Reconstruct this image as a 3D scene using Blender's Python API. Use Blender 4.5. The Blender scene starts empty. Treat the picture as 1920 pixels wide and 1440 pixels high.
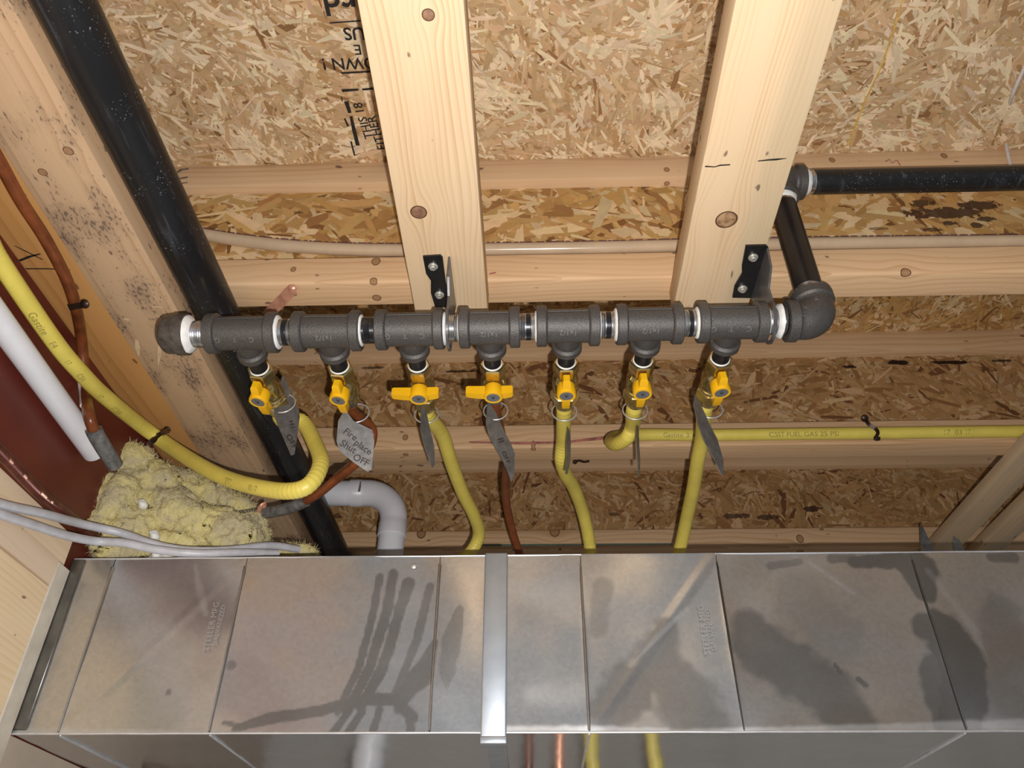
import bpy, bmesh, math, random
from math import sin, cos, pi, radians, sqrt, exp
from mathutils import Vector, Matrix, noise

random.seed(7)
SC = bpy.context.scene
COL = SC.collection

# ------------------------------------------------------------------ camera
FPX = 1482.125
YAW, PIT, ROL = -0.03001426, 0.64320633, 0.00459923
_F = Vector((sin(YAW) * cos(PIT), cos(YAW) * cos(PIT), sin(PIT)))
_R0 = Vector((cos(YAW), -sin(YAW), 0))
_U0 = _R0.cross(_F)
_R = _R0 * cos(ROL) + _U0 * sin(ROL)
_U = -_R0 * sin(ROL) + _U0 * cos(ROL)
cam_data = bpy.data.cameras.new('camera')
cam = bpy.data.objects.new('camera', cam_data)
COL.objects.link(cam)
cam.matrix_world = Matrix(((_R.x, _U.x, -_F.x, 0), (_R.y, _U.y, -_F.y, 0), (_R.z, _U.z, -_F.z, 0), (0, 0, 0, 1)))
cam_data.sensor_fit = 'HORIZONTAL'
cam_data.sensor_width = 36
cam_data.lens = FPX / 1920 * 36
cam_data.clip_start = 0.01
SC.camera = cam

# ------------------------------------------------------------------ light
SC.view_settings.view_transform = 'Standard'
SC.view_settings.look = 'None'
SC.view_settings.gamma = 1
SC.view_settings.use_curve_mapping = False
SC.view_settings.exposure = 0.0
W = bpy.data.worlds.new('world')
SC.world = W
W.use_nodes = True
W.node_tree.nodes['Background'].inputs[0].default_value = (0.80, 0.90, 1.0, 1)
W.node_tree.nodes['Background'].inputs[1].default_value = 0.30


def lamp(name, kind, loc, power, color, **kw):
    d = bpy.data.lights.new(name, kind)
    d.energy = power
    d.color = color
    for k, v in kw.items():
        setattr(d, k, v)
    o = bpy.data.objects.new(name, d)
    COL.objects.link(o)
    o.location = loc
    return o


# the phone's own flash, beside its lens
_fl = _R * 0.020 - _U * 0.030
lamp('phone_flash', 'POINT', _fl, 38.0, (1.0, 0.965, 0.935), shadow_soft_size=0.004)


def ray(x, y):
    return _F + _R * ((x - 960) / FPX) - _U * ((y - 720) / FPX)


def at(x, y, ax, v):
    d = ray(x, y)
    return d * (v / d['XYZ'.index(ax)])


# ------------------------------------------------------------------ node helper
class NT:
    def __init__(s, name):
        s.m = bpy.data.materials.new(name)
        s.m.use_nodes = True
        s.t = s.m.node_tree
        s.b = s.t.nodes['Principled BSDF']
        s._c = None

    def node(s, kind, ins=(), **kw):
        n = s.t.nodes.new('ShaderNode' + kind)
        for k, v in kw.items():
            setattr(n, k, v)
        for i, v in (ins.items() if isinstance(ins, dict) else enumerate(ins)):
            s.put(n.inputs[i], v)
        return n

    def put(s, sock, v):
        if v is None:
            return
        if isinstance(v, bpy.types.NodeSocket):
            s.t.links.new(v, sock)
        else:
            if isinstance(v, tuple) and len(v) == 3 and sock.type == 'RGBA':
                v = v + (1,)
            sock.default_value = v

    def coord(s, which='Object'):
        if s._c is None:
            s._c = s.node('TexCoord')
        return s._c.outputs[which]

    def sep(s, v):
        return s.node('SeparateXYZ', [v]).outputs

    def comb(s, x=0.0, y=0.0, z=0.0):
        return s.node('CombineXYZ', [x, y, z]).outputs[0]

    def math(s, op, a, b=None, c=None):
        return s.node('Math', [a, b, c], operation=op).outputs[0]

    def noise(s, vec, scale, detail=3.0, rough=0.5):
        return s.node('TexNoise', {'Vector': vec, 'Scale': scale, 'Detail': detail, 'Roughness': rough}).outputs['Fac']

    def ramp(s, f, stops):
        n = s.node('ValToRGB', [f])
        e = n.color_ramp.elements
        while len(e) < len(stops):
            e.new(0.5)
        for el, (p, c) in zip(e, stops):
            el.position = p
            el.color = (c[0], c[1], c[2], 1) if isinstance(c, tuple) else (c, c, c, 1)
        return n.outputs[0]

    def mix(s, f, a, b, mode='MIX'):
        n = s.node('Mix', data_type='RGBA', blend_type=mode)
        s.put(n.inputs[0], f)
        s.put(n.inputs[6], a)
        s.put(n.inputs[7], b)
        return n.outputs[2]

    def smooth(s, x, lo, hi):
        n = s.node('MapRange', [x, lo, hi, 0.0, 1.0], interpolation_type='SMOOTHSTEP')
        return n.outputs[0]

    def bump(s, h, strength=0.3, dist=0.001):
        s.put(s.b.inputs['Normal'], s.node('Bump', {'Height': h, 'Strength': strength, 'Distance': dist}).outputs[0])

    def set(s, **kw):
        for k, v in kw.items():
            s.put(s.b.inputs[k.replace('_', ' ')], v)
        return s


def plain(name, col, rough=0.5, metal=0.0, var=0.12, scale=60.0, bump=0.0, spec=0.5):
    T = NT(name)
    n = T.noise(T.coord(), scale, 4.0, 0.6)
    c2 = tuple(max(0.0, x * (1 - 2 * var)) for x in col)
    c3 = tuple(min(1.0, x * (1 + var)) for x in col)
    T.set(Base_Color=T.ramp(n, [(0.25, c2), (0.75, c3)]), Roughness=rough, Metallic=metal)
    T.b.inputs['Specular IOR Level'].default_value = spec
    if bump:
        T.bump(n, bump, 0.0006)
    return T.m


def wood(name, light, dark, axis='X', spacing=0.007, knots=(), mold=0.0, seed=0.0, warp=0.02, fib=0.35, grey=None, stain=(), blue=None, rough=0.62):
    """sawn softwood: growth rings as level lines bent round the knots"""
    T = NT(name)
    x, y, z = T.sep(T.coord())
    if axis == 'X':
        u, v = x, T.math('ADD', y, T.math('MULTIPLY', z, 0.8))
    else:
        u, v = y, T.math('ADD', x, T.math('MULTIPLY', z, 0.8))
    w = T.noise(T.comb(T.math('MULTIPLY', u, 2.2), T.math('MULTIPLY', v, 9.0), seed), 1.0, 2.0)
    v2 = T.math('ADD', v, T.math('MULTIPLY', T.math('SUBTRACT', w, 0.5), warp))
    kmask = None
    for (ku, kv, kr) in knots:
        du = T.math('SUBTRACT', u, ku)
        dv = T.math('SUBTRACT', v, kv)
        e = T.math('ADD', T.math('POWER', T.math('DIVIDE', du, kr * 3.2), 2.0), T.math('POWER', T.math('DIVIDE', dv, kr * 2.4), 2.0))
        ex = T.math('EXPONENT', T.math('MULTIPLY', e, -1.0))
        v2 = T.math('SUBTRACT', v2, T.math('MULTIPLY', T.math('MULTIPLY', dv, ex), 0.82))
        d = T.math('SQRT', T.math('ADD', T.math('MULTIPLY', du, du), T.math('MULTIPLY', dv, dv)))
        q = T.math('DIVIDE', d, kr)
        kmask = q if kmask is None else T.math('MINIMUM', kmask, q)
    fr = T.math('FRACT', T.math('DIVIDE', v2, spacing))
    ring = T.math('POWER', fr, 2.5)
    dens = T.noise(T.comb(T.math('MULTIPLY', u, 0.7), T.math('MULTIPLY', v2, 28.0), seed + 4), 1.0, 2.0)
    ring = T.math('MULTIPLY', ring, T.smooth(dens, 0.3, 0.7))
    fiber = T.noise(T.comb(T.math('MULTIPLY', u, 10.0), T.math('MULTIPLY', v2, 420.0), seed + 9), 1.0, 3.0, 0.6)
    big = T.noise(T.comb(T.math('MULTIPLY', u, 3.0), T.math('MULTIPLY', v, 16.0), seed + 2), 1.0, 3.0)
    f = T.math('ADD', T.math('MULTIPLY', ring, 0.75), T.math('MULTIPLY', T.math('SUBTRACT', fiber, 0.5), fib))
    f = T.math('ADD', f, T.math('MULTIPLY', T.math('SUBTRACT', big, 0.5), 0.5))
    col = T.ramp(f, [(0.0, light), (0.35, tuple(a * 0.6 + b * 0.4 for a, b in zip(light, dark))), (0.95, dark)])
    if blue:
        b0, b1 = blue
        col = T.mix(T.math('MULTIPLY', T.smooth(T.math('ADD', v, T.math('MULTIPLY', T.math('SUBTRACT', big, 0.5), 0.02)), b0, b1), 0.55), col, (0.62, 0.50, 0.32))
    if kmask is not None:
        kr_ = T.math('FRACT', T.math('MULTIPLY', kmask, 3.0))
        kc = T.mix(T.math('MULTIPLY', kr_, 0.5), (0.40, 0.23, 0.11), (0.24, 0.12, 0.06))
        rim = T.mix(T.smooth(kmask, 0.80, 0.93), kc, (0.075, 0.032, 0.018))
        col = T.mix(T.smooth(T.math('ADD', kmask, T.math('MULTIPLY', T.math('SUBTRACT', fiber, 0.5), 0.12)), 1.08, 0.97), col, rim)
    if grey:
        col = T.mix(T.smooth(big, 0.35, 0.75), col, grey)
    if mold:
        m1 = T.noise(T.comb(T.math('MULTIPLY', u, 140.0), T.math('MULTIPLY', v, 300.0), seed + 20), 1.0, 2.0)
        m2 = T.noise(T.comb(T.math('MULTIPLY', u, 11.0), T.math('MULTIPLY', v, 24.0), seed + 30), 1.0, 3.0)
        mm = T.math('MULTIPLY', T.smooth(T.math('ADD', m1, T.math('MULTIPLY', T.math('SUBTRACT', m2, 0.5), 0.8)), 0.60, 0.74), mold)
        col = T.mix(T.math('MULTIPLY', T.smooth(m2, 0.45, 0.72), mold * 0.55), col, (0.17, 0.115, 0.085))
        col = T.mix(mm, col, (0.11, 0.075, 0.06))
    sp = T.noise(T.comb(T.math('MULTIPLY', u, 38.0), T.math('MULTIPLY', v, 90.0), seed + 50), 1.0, 1.0)
    col = T.mix(T.math('MULTIPLY', T.smooth(sp, 0.73, 0.79), 0.75), col, (0.10, 0.045, 0.03))
    T.set(Base_Color=col, Roughness=rough)
    T.b.inputs['Specular IOR Level'].default_value = 0.3
    T.bump(fiber, 0.25, 0.0006)
    return T.m


def osb_flat(name, a, b, c):
    T = NT(name)
    P = T.coord()
    v = T.node('TexVoronoi', {'Vector': T.node('Mapping', {'Vector': P, 'Scale': (30.0, 75.0, 75.0), 'Rotation': (0.0, 0.0, 0.5)}).outputs[0], 'Scale': 1.0, 'Randomness': 1.0})
    g = T.sep(v.outputs['Color'])[0]
    T.set(Base_Color=T.ramp(g, [(0.1, a), (0.5, b), (0.95, c)]), Roughness=0.6)
    return T.m


def strand_mat(name, tint=1.0, stains=(), ax=('X', 'Z'), rough=0.5, dust=0.0):
    """each strand carries its own wood colour; the grain runs along it (uv)"""
    T = NT(name)
    a = T.node('Attribute', attribute_name='strand').outputs['Color']
    uv = T.sep(T.coord('UV'))
    g = T.noise(T.comb(T.math('MULTIPLY', uv[0], 60.0), T.math('MULTIPLY', uv[1], 1500.0), 0.0), 1.0, 3.0, 0.6)
    g2 = T.noise(T.coord(), 55.0, 3.0, 0.6)
    k = T.math('ADD', T.math('MULTIPLY', g, 0.55), T.math('MULTIPLY', g2, 0.35))
    k = T.math('ADD', k, 0.55)
    col = T.mix(1.0, a, T.node('CombineColor', [k, k, k]).outputs[0], 'MULTIPLY')
    x, y, z = T.sep(T.coord())
    axs = {'X': x, 'Y': y, 'Z': z}
    nz = T.noise(T.coord(), 75.0, 4.0, 0.65)
    for (su, sv, ru, rv, amt, sc) in stains:
        e = T.math('ADD', T.math('POWER', T.math('DIVIDE', T.math('SUBTRACT', axs[ax[0]], su), ru), 2.0),
                   T.math('POWER', T.math('DIVIDE', T.math('SUBTRACT', axs[ax[1]], sv), rv), 2.0))
        e = T.math('ADD', T.math('SQRT', e), T.math('MULTIPLY', T.math('SUBTRACT', nz, 0.5), 2.6))
        col = T.mix(T.math('MULTIPLY', T.smooth(e, 1.1, 0.9), amt), col, sc)
    T.set(Base_Color=col, Roughness=rough)
    T.b.inputs['Specular IOR Level'].default_value = 0.3
    T.bump(g, 0.2, 0.0004)
    return T.m


# ------------------------------------------------------------------ object helpers
def tag(o, label=None, cat=None, group=None, kind=None):
    if label:
        o['label'] = label
    if cat:
        o['category'] = cat
    if group:
        o['group'] = group
    if kind:
        o['kind'] = kind
    return o


def thing(name, label, cat, loc=(0, 0, 0), group=None, rot=None):
    o = bpy.data.objects.new(name, None)
    COL.objects.link(o)
    M = Matrix.Translation(Vector(loc))
    if rot is not None:
        M = M @ rot.to_4x4()
    o.matrix_world = M
    o['_m'] = [list(r) for r in M] if False else 0
    del o['_m']
    o.empty_display_size = 0.02
    MW[o.name] = M
    return tag(o, label, cat, group)


MW = {}


def adopt(o, parent, local=False):
    o.parent = parent
    if not local:
        o.matrix_parent_inverse = world_of(parent).inverted()


def world_of(o):
    if o.name in MW:
        return MW[o.name]
    return Matrix.Identity(4)


def link(name, me, mats=None, parent=None, local=False, smooth=None):
    o = bpy.data.objects.new(name, me)
    COL.objects.link(o)
    if mats is not None:
        for m in (mats if isinstance(mats, (list, tuple)) else [mats]):
            if me.materials.find(m.name) < 0 or True:
                me.materials.append(m)
    if parent is not None:
        adopt(o, parent, local)
    return o


def mesh(V, Fc, smooth=True, mi=None, angle=40):
    me = bpy.data.meshes.new('m')
    me.from_pydata([tuple(v) for v in V], [], Fc)
    if mi:
        me.polygons.foreach_set('material_index', mi)
    if smooth:
        me.polygons.foreach_set('use_smooth', [True] * len(me.polygons))
        me.set_sharp_from_angle(angle=radians(angle))
    me.update()
    return me


class MB:
    """collects shapes of ONE part"""

    def __init__(s):
        s.V, s.F, s.I = [], [], []

    def add(s, V, Fc, mi=0, M=None):
        o = len(s.V)
        s.V += [tuple((M @ Vector(v)) if M is not None else v) for v in V]
        s.F += [[o + i for i in f] for f in Fc]
        s.I += mi if isinstance(mi, list) else [mi] * len(Fc)
        return s

    def bm(s, b, mi=0, M=None):
        b.verts.index_update()
        s.add([v.co.copy() for v in b.verts], [[v.index for v in f.verts] for f in b.faces], mi, M)
        b.free()
        return s

    def box(s, lo, hi, bev=0.0, seg=1, mi=0, M=None):
        b = bmesh.new()
        bmesh.ops.create_cube(b, size=1)
        for v in b.verts:
            v.co = Vector([(lo[i] + hi[i]) / 2 + v.co[i] * (hi[i] - lo[i]) for i in range(3)])
        if bev:
            bmesh.ops.bevel(b, geom=b.edges[:], offset=bev, segments=seg, affect='EDGES', profile=0.5)
        return s.bm(b, mi, M)

    def lathe(s, prof, n=32, M=None, mi=0, caps=True, ph=0.0, wob=None):
        """prof: (t, r[, mat]) along local +Y"""
        V, Fc, I = [], [], []
        for k, p in enumerate(prof):
            for i in range(n):
                a = 2 * pi * i / n + ph
                r = p[1] * (1 + (wob(k, a) if wob else 0))
                V.append((r * cos(a), p[0], r * sin(a)))
        for k in range(len(prof) - 1):
            m = prof[k][2] if len(prof[k]) > 2 else mi
            for i in range(n):
                j = (i + 1) % n
                Fc.append([k * n + i, (k + 1) * n + i, (k + 1) * n + j, k * n + j])
                I.append(m)
        if caps:
            Fc.append(list(range(n)))
            I.append(prof[0][2] if len(prof[0]) > 2 else mi)
            L = (len(prof) - 1) * n
            Fc.append([L + n - 1 - i for i in range(n)])
            I.append(prof[-2][2] if len(prof[-2]) > 2 else mi)
        return s.add(V, Fc, I, M)

    def tube(s, pts, rad, n=16, mi=0, caps=True, squash=None):
        """sweep along dense pts, rad number or function(i)"""
        P = [Vector(p) for p in pts]
        V, Fc = [], []
        t = (P[1] - P[0]).normalized()
        ref = Vector((0, 0, 1)) if abs(t.z) < 0.9 else Vector((1, 0, 0))
        nrm = (ref - t * ref.dot(t)).normalized()
        for k in range(len(P)):
            a = P[max(k - 1, 0)]
            b = P[min(k + 1, len(P) - 1)]
            t = (b - a).normalized()
            nrm = (nrm - t * nrm.dot(t)).normalized()
            bi = t.cross(nrm)
            r = rad(k) if callable(rad) else rad
            for i in range(n):
                q = 2 * pi * i / n
                V.append(P[k] + (nrm * cos(q) + bi * sin(q)) * r)
        for k in range(len(P) - 1):
            for i in range(n):
                j = (i + 1) % n
                Fc.append([k * n + i, k * n + j, (k + 1) * n + j, (k + 1) * n + i])
        if caps:
            Fc.append([n - 1 - i for i in range(n)])
            L = (len(P) - 1) * n
            Fc.append([L + i for i in range(n)])
        return s.add(V, Fc, mi)

    def build(s, name, mats, parent=None, smooth=True, angle=40, local=False):
        me = mesh(s.V, s.F, smooth, s.I if any(s.I) else None, angle)
        return link(name, me, mats, parent, local)


def spline(ctrl, step=0.004):
    """Catmull-Rom through the control points, resampled"""
    P = [Vector(c) for c in ctrl]
    P = [P[0] * 2 - P[1]] + P + [P[-1] * 2 - P[-2]]
    out = []
    for i in range(1, len(P) - 2):
        p0, p1, p2, p3 = P[i - 1:i + 3]
        m = max(2, int((p2 - p1).length / step))
        for k in range(m):
            t = k / m
            out.append(0.5 * ((2 * p1) + (p2 - p0) * t + (2 * p0 - 5 * p1 + 4 * p2 - p3) * t * t + (3 * p1 - p0 - 3 * p2 + p3) * t ** 3))
    out.append(P[-2])
    # relax
    for _ in range(3):
        q = out[:]
        for i in range(1, len(out) - 1):
            out[i] = q[i] * 0.5 + (q[i - 1] + q[i + 1]) * 0.25
    return out


def ev_mesh(curve):
    o = bpy.data.objects.new('tmp', curve)
    COL.objects.link(o)
    dg = bpy.context.evaluated_depsgraph_get()
    me = bpy.data.meshes.new_from_object(o.evaluated_get(dg))
    bpy.data.objects.remove(o)
    V = [v.co.copy() for v in me.vertices]
    Fc = [list(p.vertices) for p in me.polygons]
    bpy.data.meshes.remove(me)
    return V, Fc


def text_geo(txt, size, bold=0.0, space=1.0, align='CENTER'):
    c = bpy.data.curves.new('t', 'FONT')
    c.body = txt
    c.size = size
    c.align_x = align
    c.align_y = 'CENTER'
    c.resolution_u = 3
    c.offset = bold
    c.space_character = space
    r = ev_mesh(c)
    return r


def plate_geo(outer, holes=(), thick=0.001):
    c = bpy.data.curves.new('p', 'CURVE')
    c.dimensions = '2D'
    c.fill_mode = 'BOTH'
    c.extrude = thick / 2
    for lp in [outer] + list(holes):
        s = c.splines.new('POLY')
        s.points.add(len(lp) - 1)
        for p, q in zip(s.points, lp):
            p.co = (q[0], q[1], 0, 1)
        s.use_cyclic_u = True
    return ev_mesh(c)


def circle(cx, cy, r, n=24):
    return [(cx + r * cos(2 * pi * i / n), cy + r * sin(2 * pi * i / n)) for i in range(n)]


def frame(o, u, v):
    u = Vector(u).normalized()
    v = Vector(v)
    v = (v - u * v.dot(u)).normalized()
    w = u.cross(v)
    return Matrix(((u.x, v.x, w.x, o[0]), (u.y, v.y, w.y, o[1]), (u.z, v.z, w.z, o[2]), (0, 0, 0, 1)))


def alongX(x, y, z):   # lathe axis local +Y -> world +X
    return frame((x, y, z), (0, -1, 0), (1, 0, 0))


def strands(name, O, U, Vv, w, h, n, lmin, lmax, wmin, wmax, pal, lift, parent, mat, ang=None, avoid=None):
    """flakes of an oriented strand board pressed on a surface: real thin chips"""
    O, U, Vv = Vector(O), Vector(U).normalized(), Vector(Vv).normalized()
    N = U.cross(Vv)
    V, Fc, C, UVs = [], [], [], []
    for i in range(n):
        a, b = random.random() * w, random.random() * h
        nf = noise.noise(Vector((a * 5.5, b * 5.5, w * 7)))
        th = nf * 2.2 - 0.5 + random.gauss(0, 0.75)
        k = random.random()
        L = lmin + (lmax - lmin) * k * k
        Wd = random.uniform(wmin, wmax) * (0.6 + 0.4 * random.random())
        d1 = Vector((cos(th), sin(th)))
        d2 = Vector((-sin(th), cos(th)))
        off = random.random()
        c = Vector((a, b))
        sh = random.uniform(-0.4, 0.4)
        pts = [(-0.5, -0.5), (random.uniform(-0.2, 0.2), -0.5 - random.uniform(-0.12, 0.12)), (0.5, -0.5), (0.5 + random.uniform(-.05, .1), 0.0), (0.5, 0.5), (random.uniform(-0.2, 0.2), 0.5 + random.uniform(-0.15, 0.12)), (-0.5, 0.5)]
        base = len(V)
        tz = random.uniform(-0.0004, 0.0004)
        ok = True
        pp = []
        for (p, q) in pts:
            p2 = p * L + sh * q * Wd + random.uniform(-0.06, 0.06) * L
            q2 = q * Wd * (1 + random.uniform(-0.5, 0.3)) * (0.55 if abs(p) > 0.45 else 1.0)
            s = c + d1 * p2 + d2 * q2
            s.x = min(max(s.x, 0), w)
            s.y = min(max(s.y, 0), h)
            pp.append((s, p2, q2))
        for (s, p2, q2) in pp:
            V.append(O + U * s.x + Vv * s.y + N * (0.0003 + off * lift + tz * (p2 / L)))
            UVs.append((p2 + i * 0.37, q2 + i * 0.11))
        Fc.append([base + j for j in range(7)])
        r = random.random()
        if noise.noise(Vector((a * 24, b * 36, h * 31))) * (0.6 + random.random()) > 0.26:
            r = 0.68 + 0.18 * random.random() if len(pal) == 5 else r
        acc = 0
        for wt, col in pal:
            acc += wt
            if r <= acc:
                break
        j = random.uniform(0.85, 1.15)
        cc = [min(1, x * j * random.uniform(0.96, 1.04)) for x in col]
        C += [cc[0], cc[1], cc[2], 1.0] * 7
    me = bpy.data.meshes.new(name)
    me.from_pydata([tuple(v) for v in V], [], Fc)
    at_ = me.attributes.new('strand', 'FLOAT_COLOR', 'POINT')
    at_.data.foreach_set('color', C)
    uvl = me.uv_layers.new(name='UVMap')
    li = [0] * len(me.loops)
    me.loops.foreach_get('vertex_index', li)
    flat = []
    for vi in li:
        flat += UVs[vi]
    uvl.data.foreach_set('uv', flat)
    o = link(name, me, mat, parent)
    o['kind'] = 'stuff'
    return o


# ------------------------------------------------------------------ materials
M_board1 = M_board2 = None
c_silver = plain('zinc_thread', (0.62, 0.63, 0.66), 0.28, 1.0, 0.1, 200)
c_iron = plain('cast_iron', (0.105, 0.098, 0.094), 0.44, 0.4, 0.25, 700, 0.8)
c_iron2 = plain('cast_iron_mark', (0.20, 0.19, 0.18), 0.5, 0.3, 0.2, 600)
c_blacksteel = plain('black_pipe_steel', (0.012, 0.012, 0.014), 0.30, 0.0, 0.3, 40)
c_dope = plain('white_pipe_dope', (0.80, 0.80, 0.78), 0.55, 0.0, 0.08, 120, 0.3)
c_brass = plain('brass', (0.66, 0.53, 0.24), 0.19, 0.95, 0.18, 150)
c_brass_l = plain('brass_nut', (0.78, 0.62, 0.28), 0.20, 0.92, 0.12, 150)
c_nickel = plain('nickel_nut', (0.55, 0.52, 0.46), 0.3, 1.0, 0.2, 150)
c_yel = plain('yellow_plastic', (0.86, 0.47, 0.005), 0.42, 0.0, 0.03, 60)
c_cap = plain('handle_cap_grey', (0.21, 0.215, 0.23), 0.4, 0.35, 0.2, 500)
c_csst = plain('yellow_jacket', (0.73, 0.60, 0.115), 0.42, 0.0, 0.06, 40)
c_ink = plain('faded_ink', (0.33, 0.27, 0.06), 0.6, 0.0, 0.2, 200)
c_blackink = plain('black_ink', (0.018, 0.016, 0.016), 0.6, 0.0, 0.3, 200)
c_browncu = plain('brown_coated_copper', (0.20, 0.055, 0.017), 0.32, 0.0, 0.25, 50)
c_copper = plain('bare_copper', (0.86, 0.42, 0.28), 0.30, 0.5, 0.2, 90)
c_bracket = plain('black_bracket', (0.012, 0.012, 0.013), 0.38, 0.0, 0.2, 90)
c_tag = plain('aluminium_tag', (0.195, 0.186, 0.178), 0.42, 0.45, 0.22, 90, 0.3)
c_wire = plain('tag_wire', (0.62, 0.62, 0.62), 0.35, 0.6, 0.1, 90)
c_pvc = plain('white_pvc', (0.74, 0.75, 0.80), 0.35, 0.0, 0.05, 20)
c_pex = plain('clear_pex', (0.52, 0.39, 0.26), 0.18, 0.0, 0.06, 30)
c_purple = plain('purple_print', (0.10, 0.04, 0.07), 0.6, 0.0, 0.2, 80)
c_whitepl = plain('white_plastic_pipe', (0.80, 0.80, 0.84), 0.38, 0.0, 0.04, 20)
c_cable = plain('grey_cable_sheath', (0.52, 0.52, 0.56), 0.4, 0.0, 0.1, 60)
c_sleeve = plain('grey_foam_sleeve', (0.16, 0.155, 0.15), 0.55, 0.0, 0.35, 120, 0.3)
c_red = plain('red_chalk', (0.38, 0.10, 0.09), 0.8, 0.0, 0.2, 200)
c_ycray = plain('yellow_crayon', (0.72, 0.44, 0.10), 0.7, 0.0, 0.2, 200)
c_green = plain('green_chalk', (0.16, 0.19, 0.14), 0.8, 0.0, 0.2, 200)
c_galv = plain('galvanised_clip', (0.36, 0.42, 0.48), 0.4, 0.9, 0.15, 120)
c_bronze = plain('dark_bronze_clip', (0.055, 0.032, 0.022), 0.38, 0.6, 0.3, 120)
c_screw = plain('bright_screw', (0.74, 0.73, 0.66), 0.32, 0.7, 0.1, 200)
c_mark = plain('etched_mark', (0.44, 0.43, 0.43), 0.5, 0.6, 0.1, 200)
c_foam = plain('white_foam_bit', (0.86, 0.87, 0.84), 0.7, 0.0, 0.05, 80, 0.3)


def abs_mat(name='black_abs'):
    T = NT(name)
    P = T.coord()
    a = T.noise(P, 420.0, 2.0, 0.5)
    b = T.noise(P, 20.0, 3.0, 0.6)
    c = T.noise(T.node('Mapping', {'Vector': P, 'Scale': (90.0, 9.0, 90.0)}).outputs[0], 1.0, 3.0, 0.6)
    f = T.math('MULTIPLY', T.smooth(a, 0.65, 0.72), T.smooth(b, 0.42, 0.62))
    f2 = T.math('MULTIPLY', T.smooth(c, 0.55, 0.8), 0.17)
    col = T.mix(f2, (0.010, 0.0105, 0.012), (0.30, 0.34, 0.42))
    col = T.mix(T.math('MULTIPLY', f, 0.45), col, (0.50, 0.52, 0.56))
    T.set(Base_Color=col, Roughness=T.ramp(c, [(0.3, 0.30), (0.8, 0.48)]))
    return T.m


c_abs = abs_mat()


def steel_mat():
    T = NT('red_oxide_primer')
    P = T.coord()
    n = T.noise(P, 9.0, 4.0, 0.6)
    d = T.noise(P, 190.0, 2.0)
    col = T.ramp(n, [(0.3, (0.105, 0.018, 0.011)), (0.75, (0.15, 0.030, 0.018))])
    col = T.mix(T.math('MULTIPLY', T.smooth(d, 0.74, 0.8), 0.25), col, (0.4, 0.25, 0.2))
    T.set(Base_Color=col, Roughness=0.42)
    T.bump(T.noise(P, 130.0, 2.0), 0.08, 0.0005)
    return T.m


c_steel = steel_mat()


def duct_mat(rbase=0.15, nm='galvanised_sheet'):
    T = NT(nm)
    P = T.coord()
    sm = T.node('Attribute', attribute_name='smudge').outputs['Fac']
    highlight_haze = T.node('Attribute', attribute_name='highlight_haze').outputs['Fac']
    v = T.node('TexVoronoi', {'Vector': P, 'Scale': 260.0}).outputs['Color']
    sp = T.sep(v)[0]
    fine = T.noise(P, 900.0, 2.0)
    n = T.noise(T.node('Mapping', {'Vector': P, 'Scale': (3.0, 3.0, 9.0)}).outputs[0], 2.0, 4.0, 0.6)
    base = T.ramp(sp, [(0.0, (0.54, 0.545, 0.55)), (1.0, (0.60, 0.603, 0.605))])
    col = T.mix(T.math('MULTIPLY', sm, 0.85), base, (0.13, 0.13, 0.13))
    col = T.mix(T.math('MULTIPLY', highlight_haze, 0.35), col, (0.75, 0.78, 0.82))  # pale tone mixed in, including the painted lower-edge highlight
    rg = T.math('ADD', T.math('MULTIPLY', n, 0.14), rbase)
    rg = T.math('ADD', rg, T.math('MULTIPLY', sm, 0.12))
    rg = T.math('ADD', rg, T.math('MULTIPLY', highlight_haze, 0.25))
    T.set(Base_Color=col, Roughness=rg, Metallic=0.86)
    return T.m


c_duct = duct_mat()
c_ductb = duct_mat(0.10, 'galvanised_sheet_bottom')
c_seam = plain('sheet_seam', (0.62, 0.62, 0.62), 0.3, 1.0, 0.1, 60)
c_seam2 = plain('dark_sheet_seam', (0.16, 0.165, 0.17), 0.35, 1.0, 0.1, 60)
c_cleat = plain('grey_drive_cleat', (0.50, 0.55, 0.61), 0.38, 0.75, 0.06, 40)
c_edge = plain('bright_sheet_edge', (0.80, 0.83, 0.88), 0.38, 0.75, 0.08, 60)


def wool_mat():
    T = NT('mineral_wool')
    P = T.coord()
    n = T.noise(P, 24.0, 4.0, 0.6)
    f = T.noise(P, 260.0, 4.0, 0.7)
    m = T.math('ADD', T.math('MULTIPLY', n, 0.75), T.math('MULTIPLY', f, 0.25))
    col = T.ramp(m, [(0.30, (0.46, 0.40, 0.27)), (0.45, (0.64, 0.56, 0.34)), (0.58, (0.80, 0.69, 0.29)), (0.8, (0.83, 0.77, 0.54))])
    T.set(Base_Color=col, Roughness=0.95)
    T.b.inputs['Specular IOR Level'].default_value = 0.05
    T.bump(f, 0.9, 0.004)
    return T.m


c_wool = wool_mat()
c_fib = plain('wool_fiber', (0.74, 0.67, 0.40), 0.9, 0, .25, 30)

# ------------------------------------------------------------------ layout constants (metres, lens at the origin)
ZB, ZT = 0.7215, 0.970           # joist undersides, subfloor underside
JF = [0.737, 1.143, 1.549]       # front faces of the three joists
FH, FW, WEB = 0.048, 0.046, 0.010
ZN = ZB - 0.038                  # underside of the boards nailed below the joists
DY, DZ0, DZ1 = 0.95, 0.2205, 0.436   # duct front plane, bottom and top
XW = -0.600                      # face of the framed wall on the left

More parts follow.
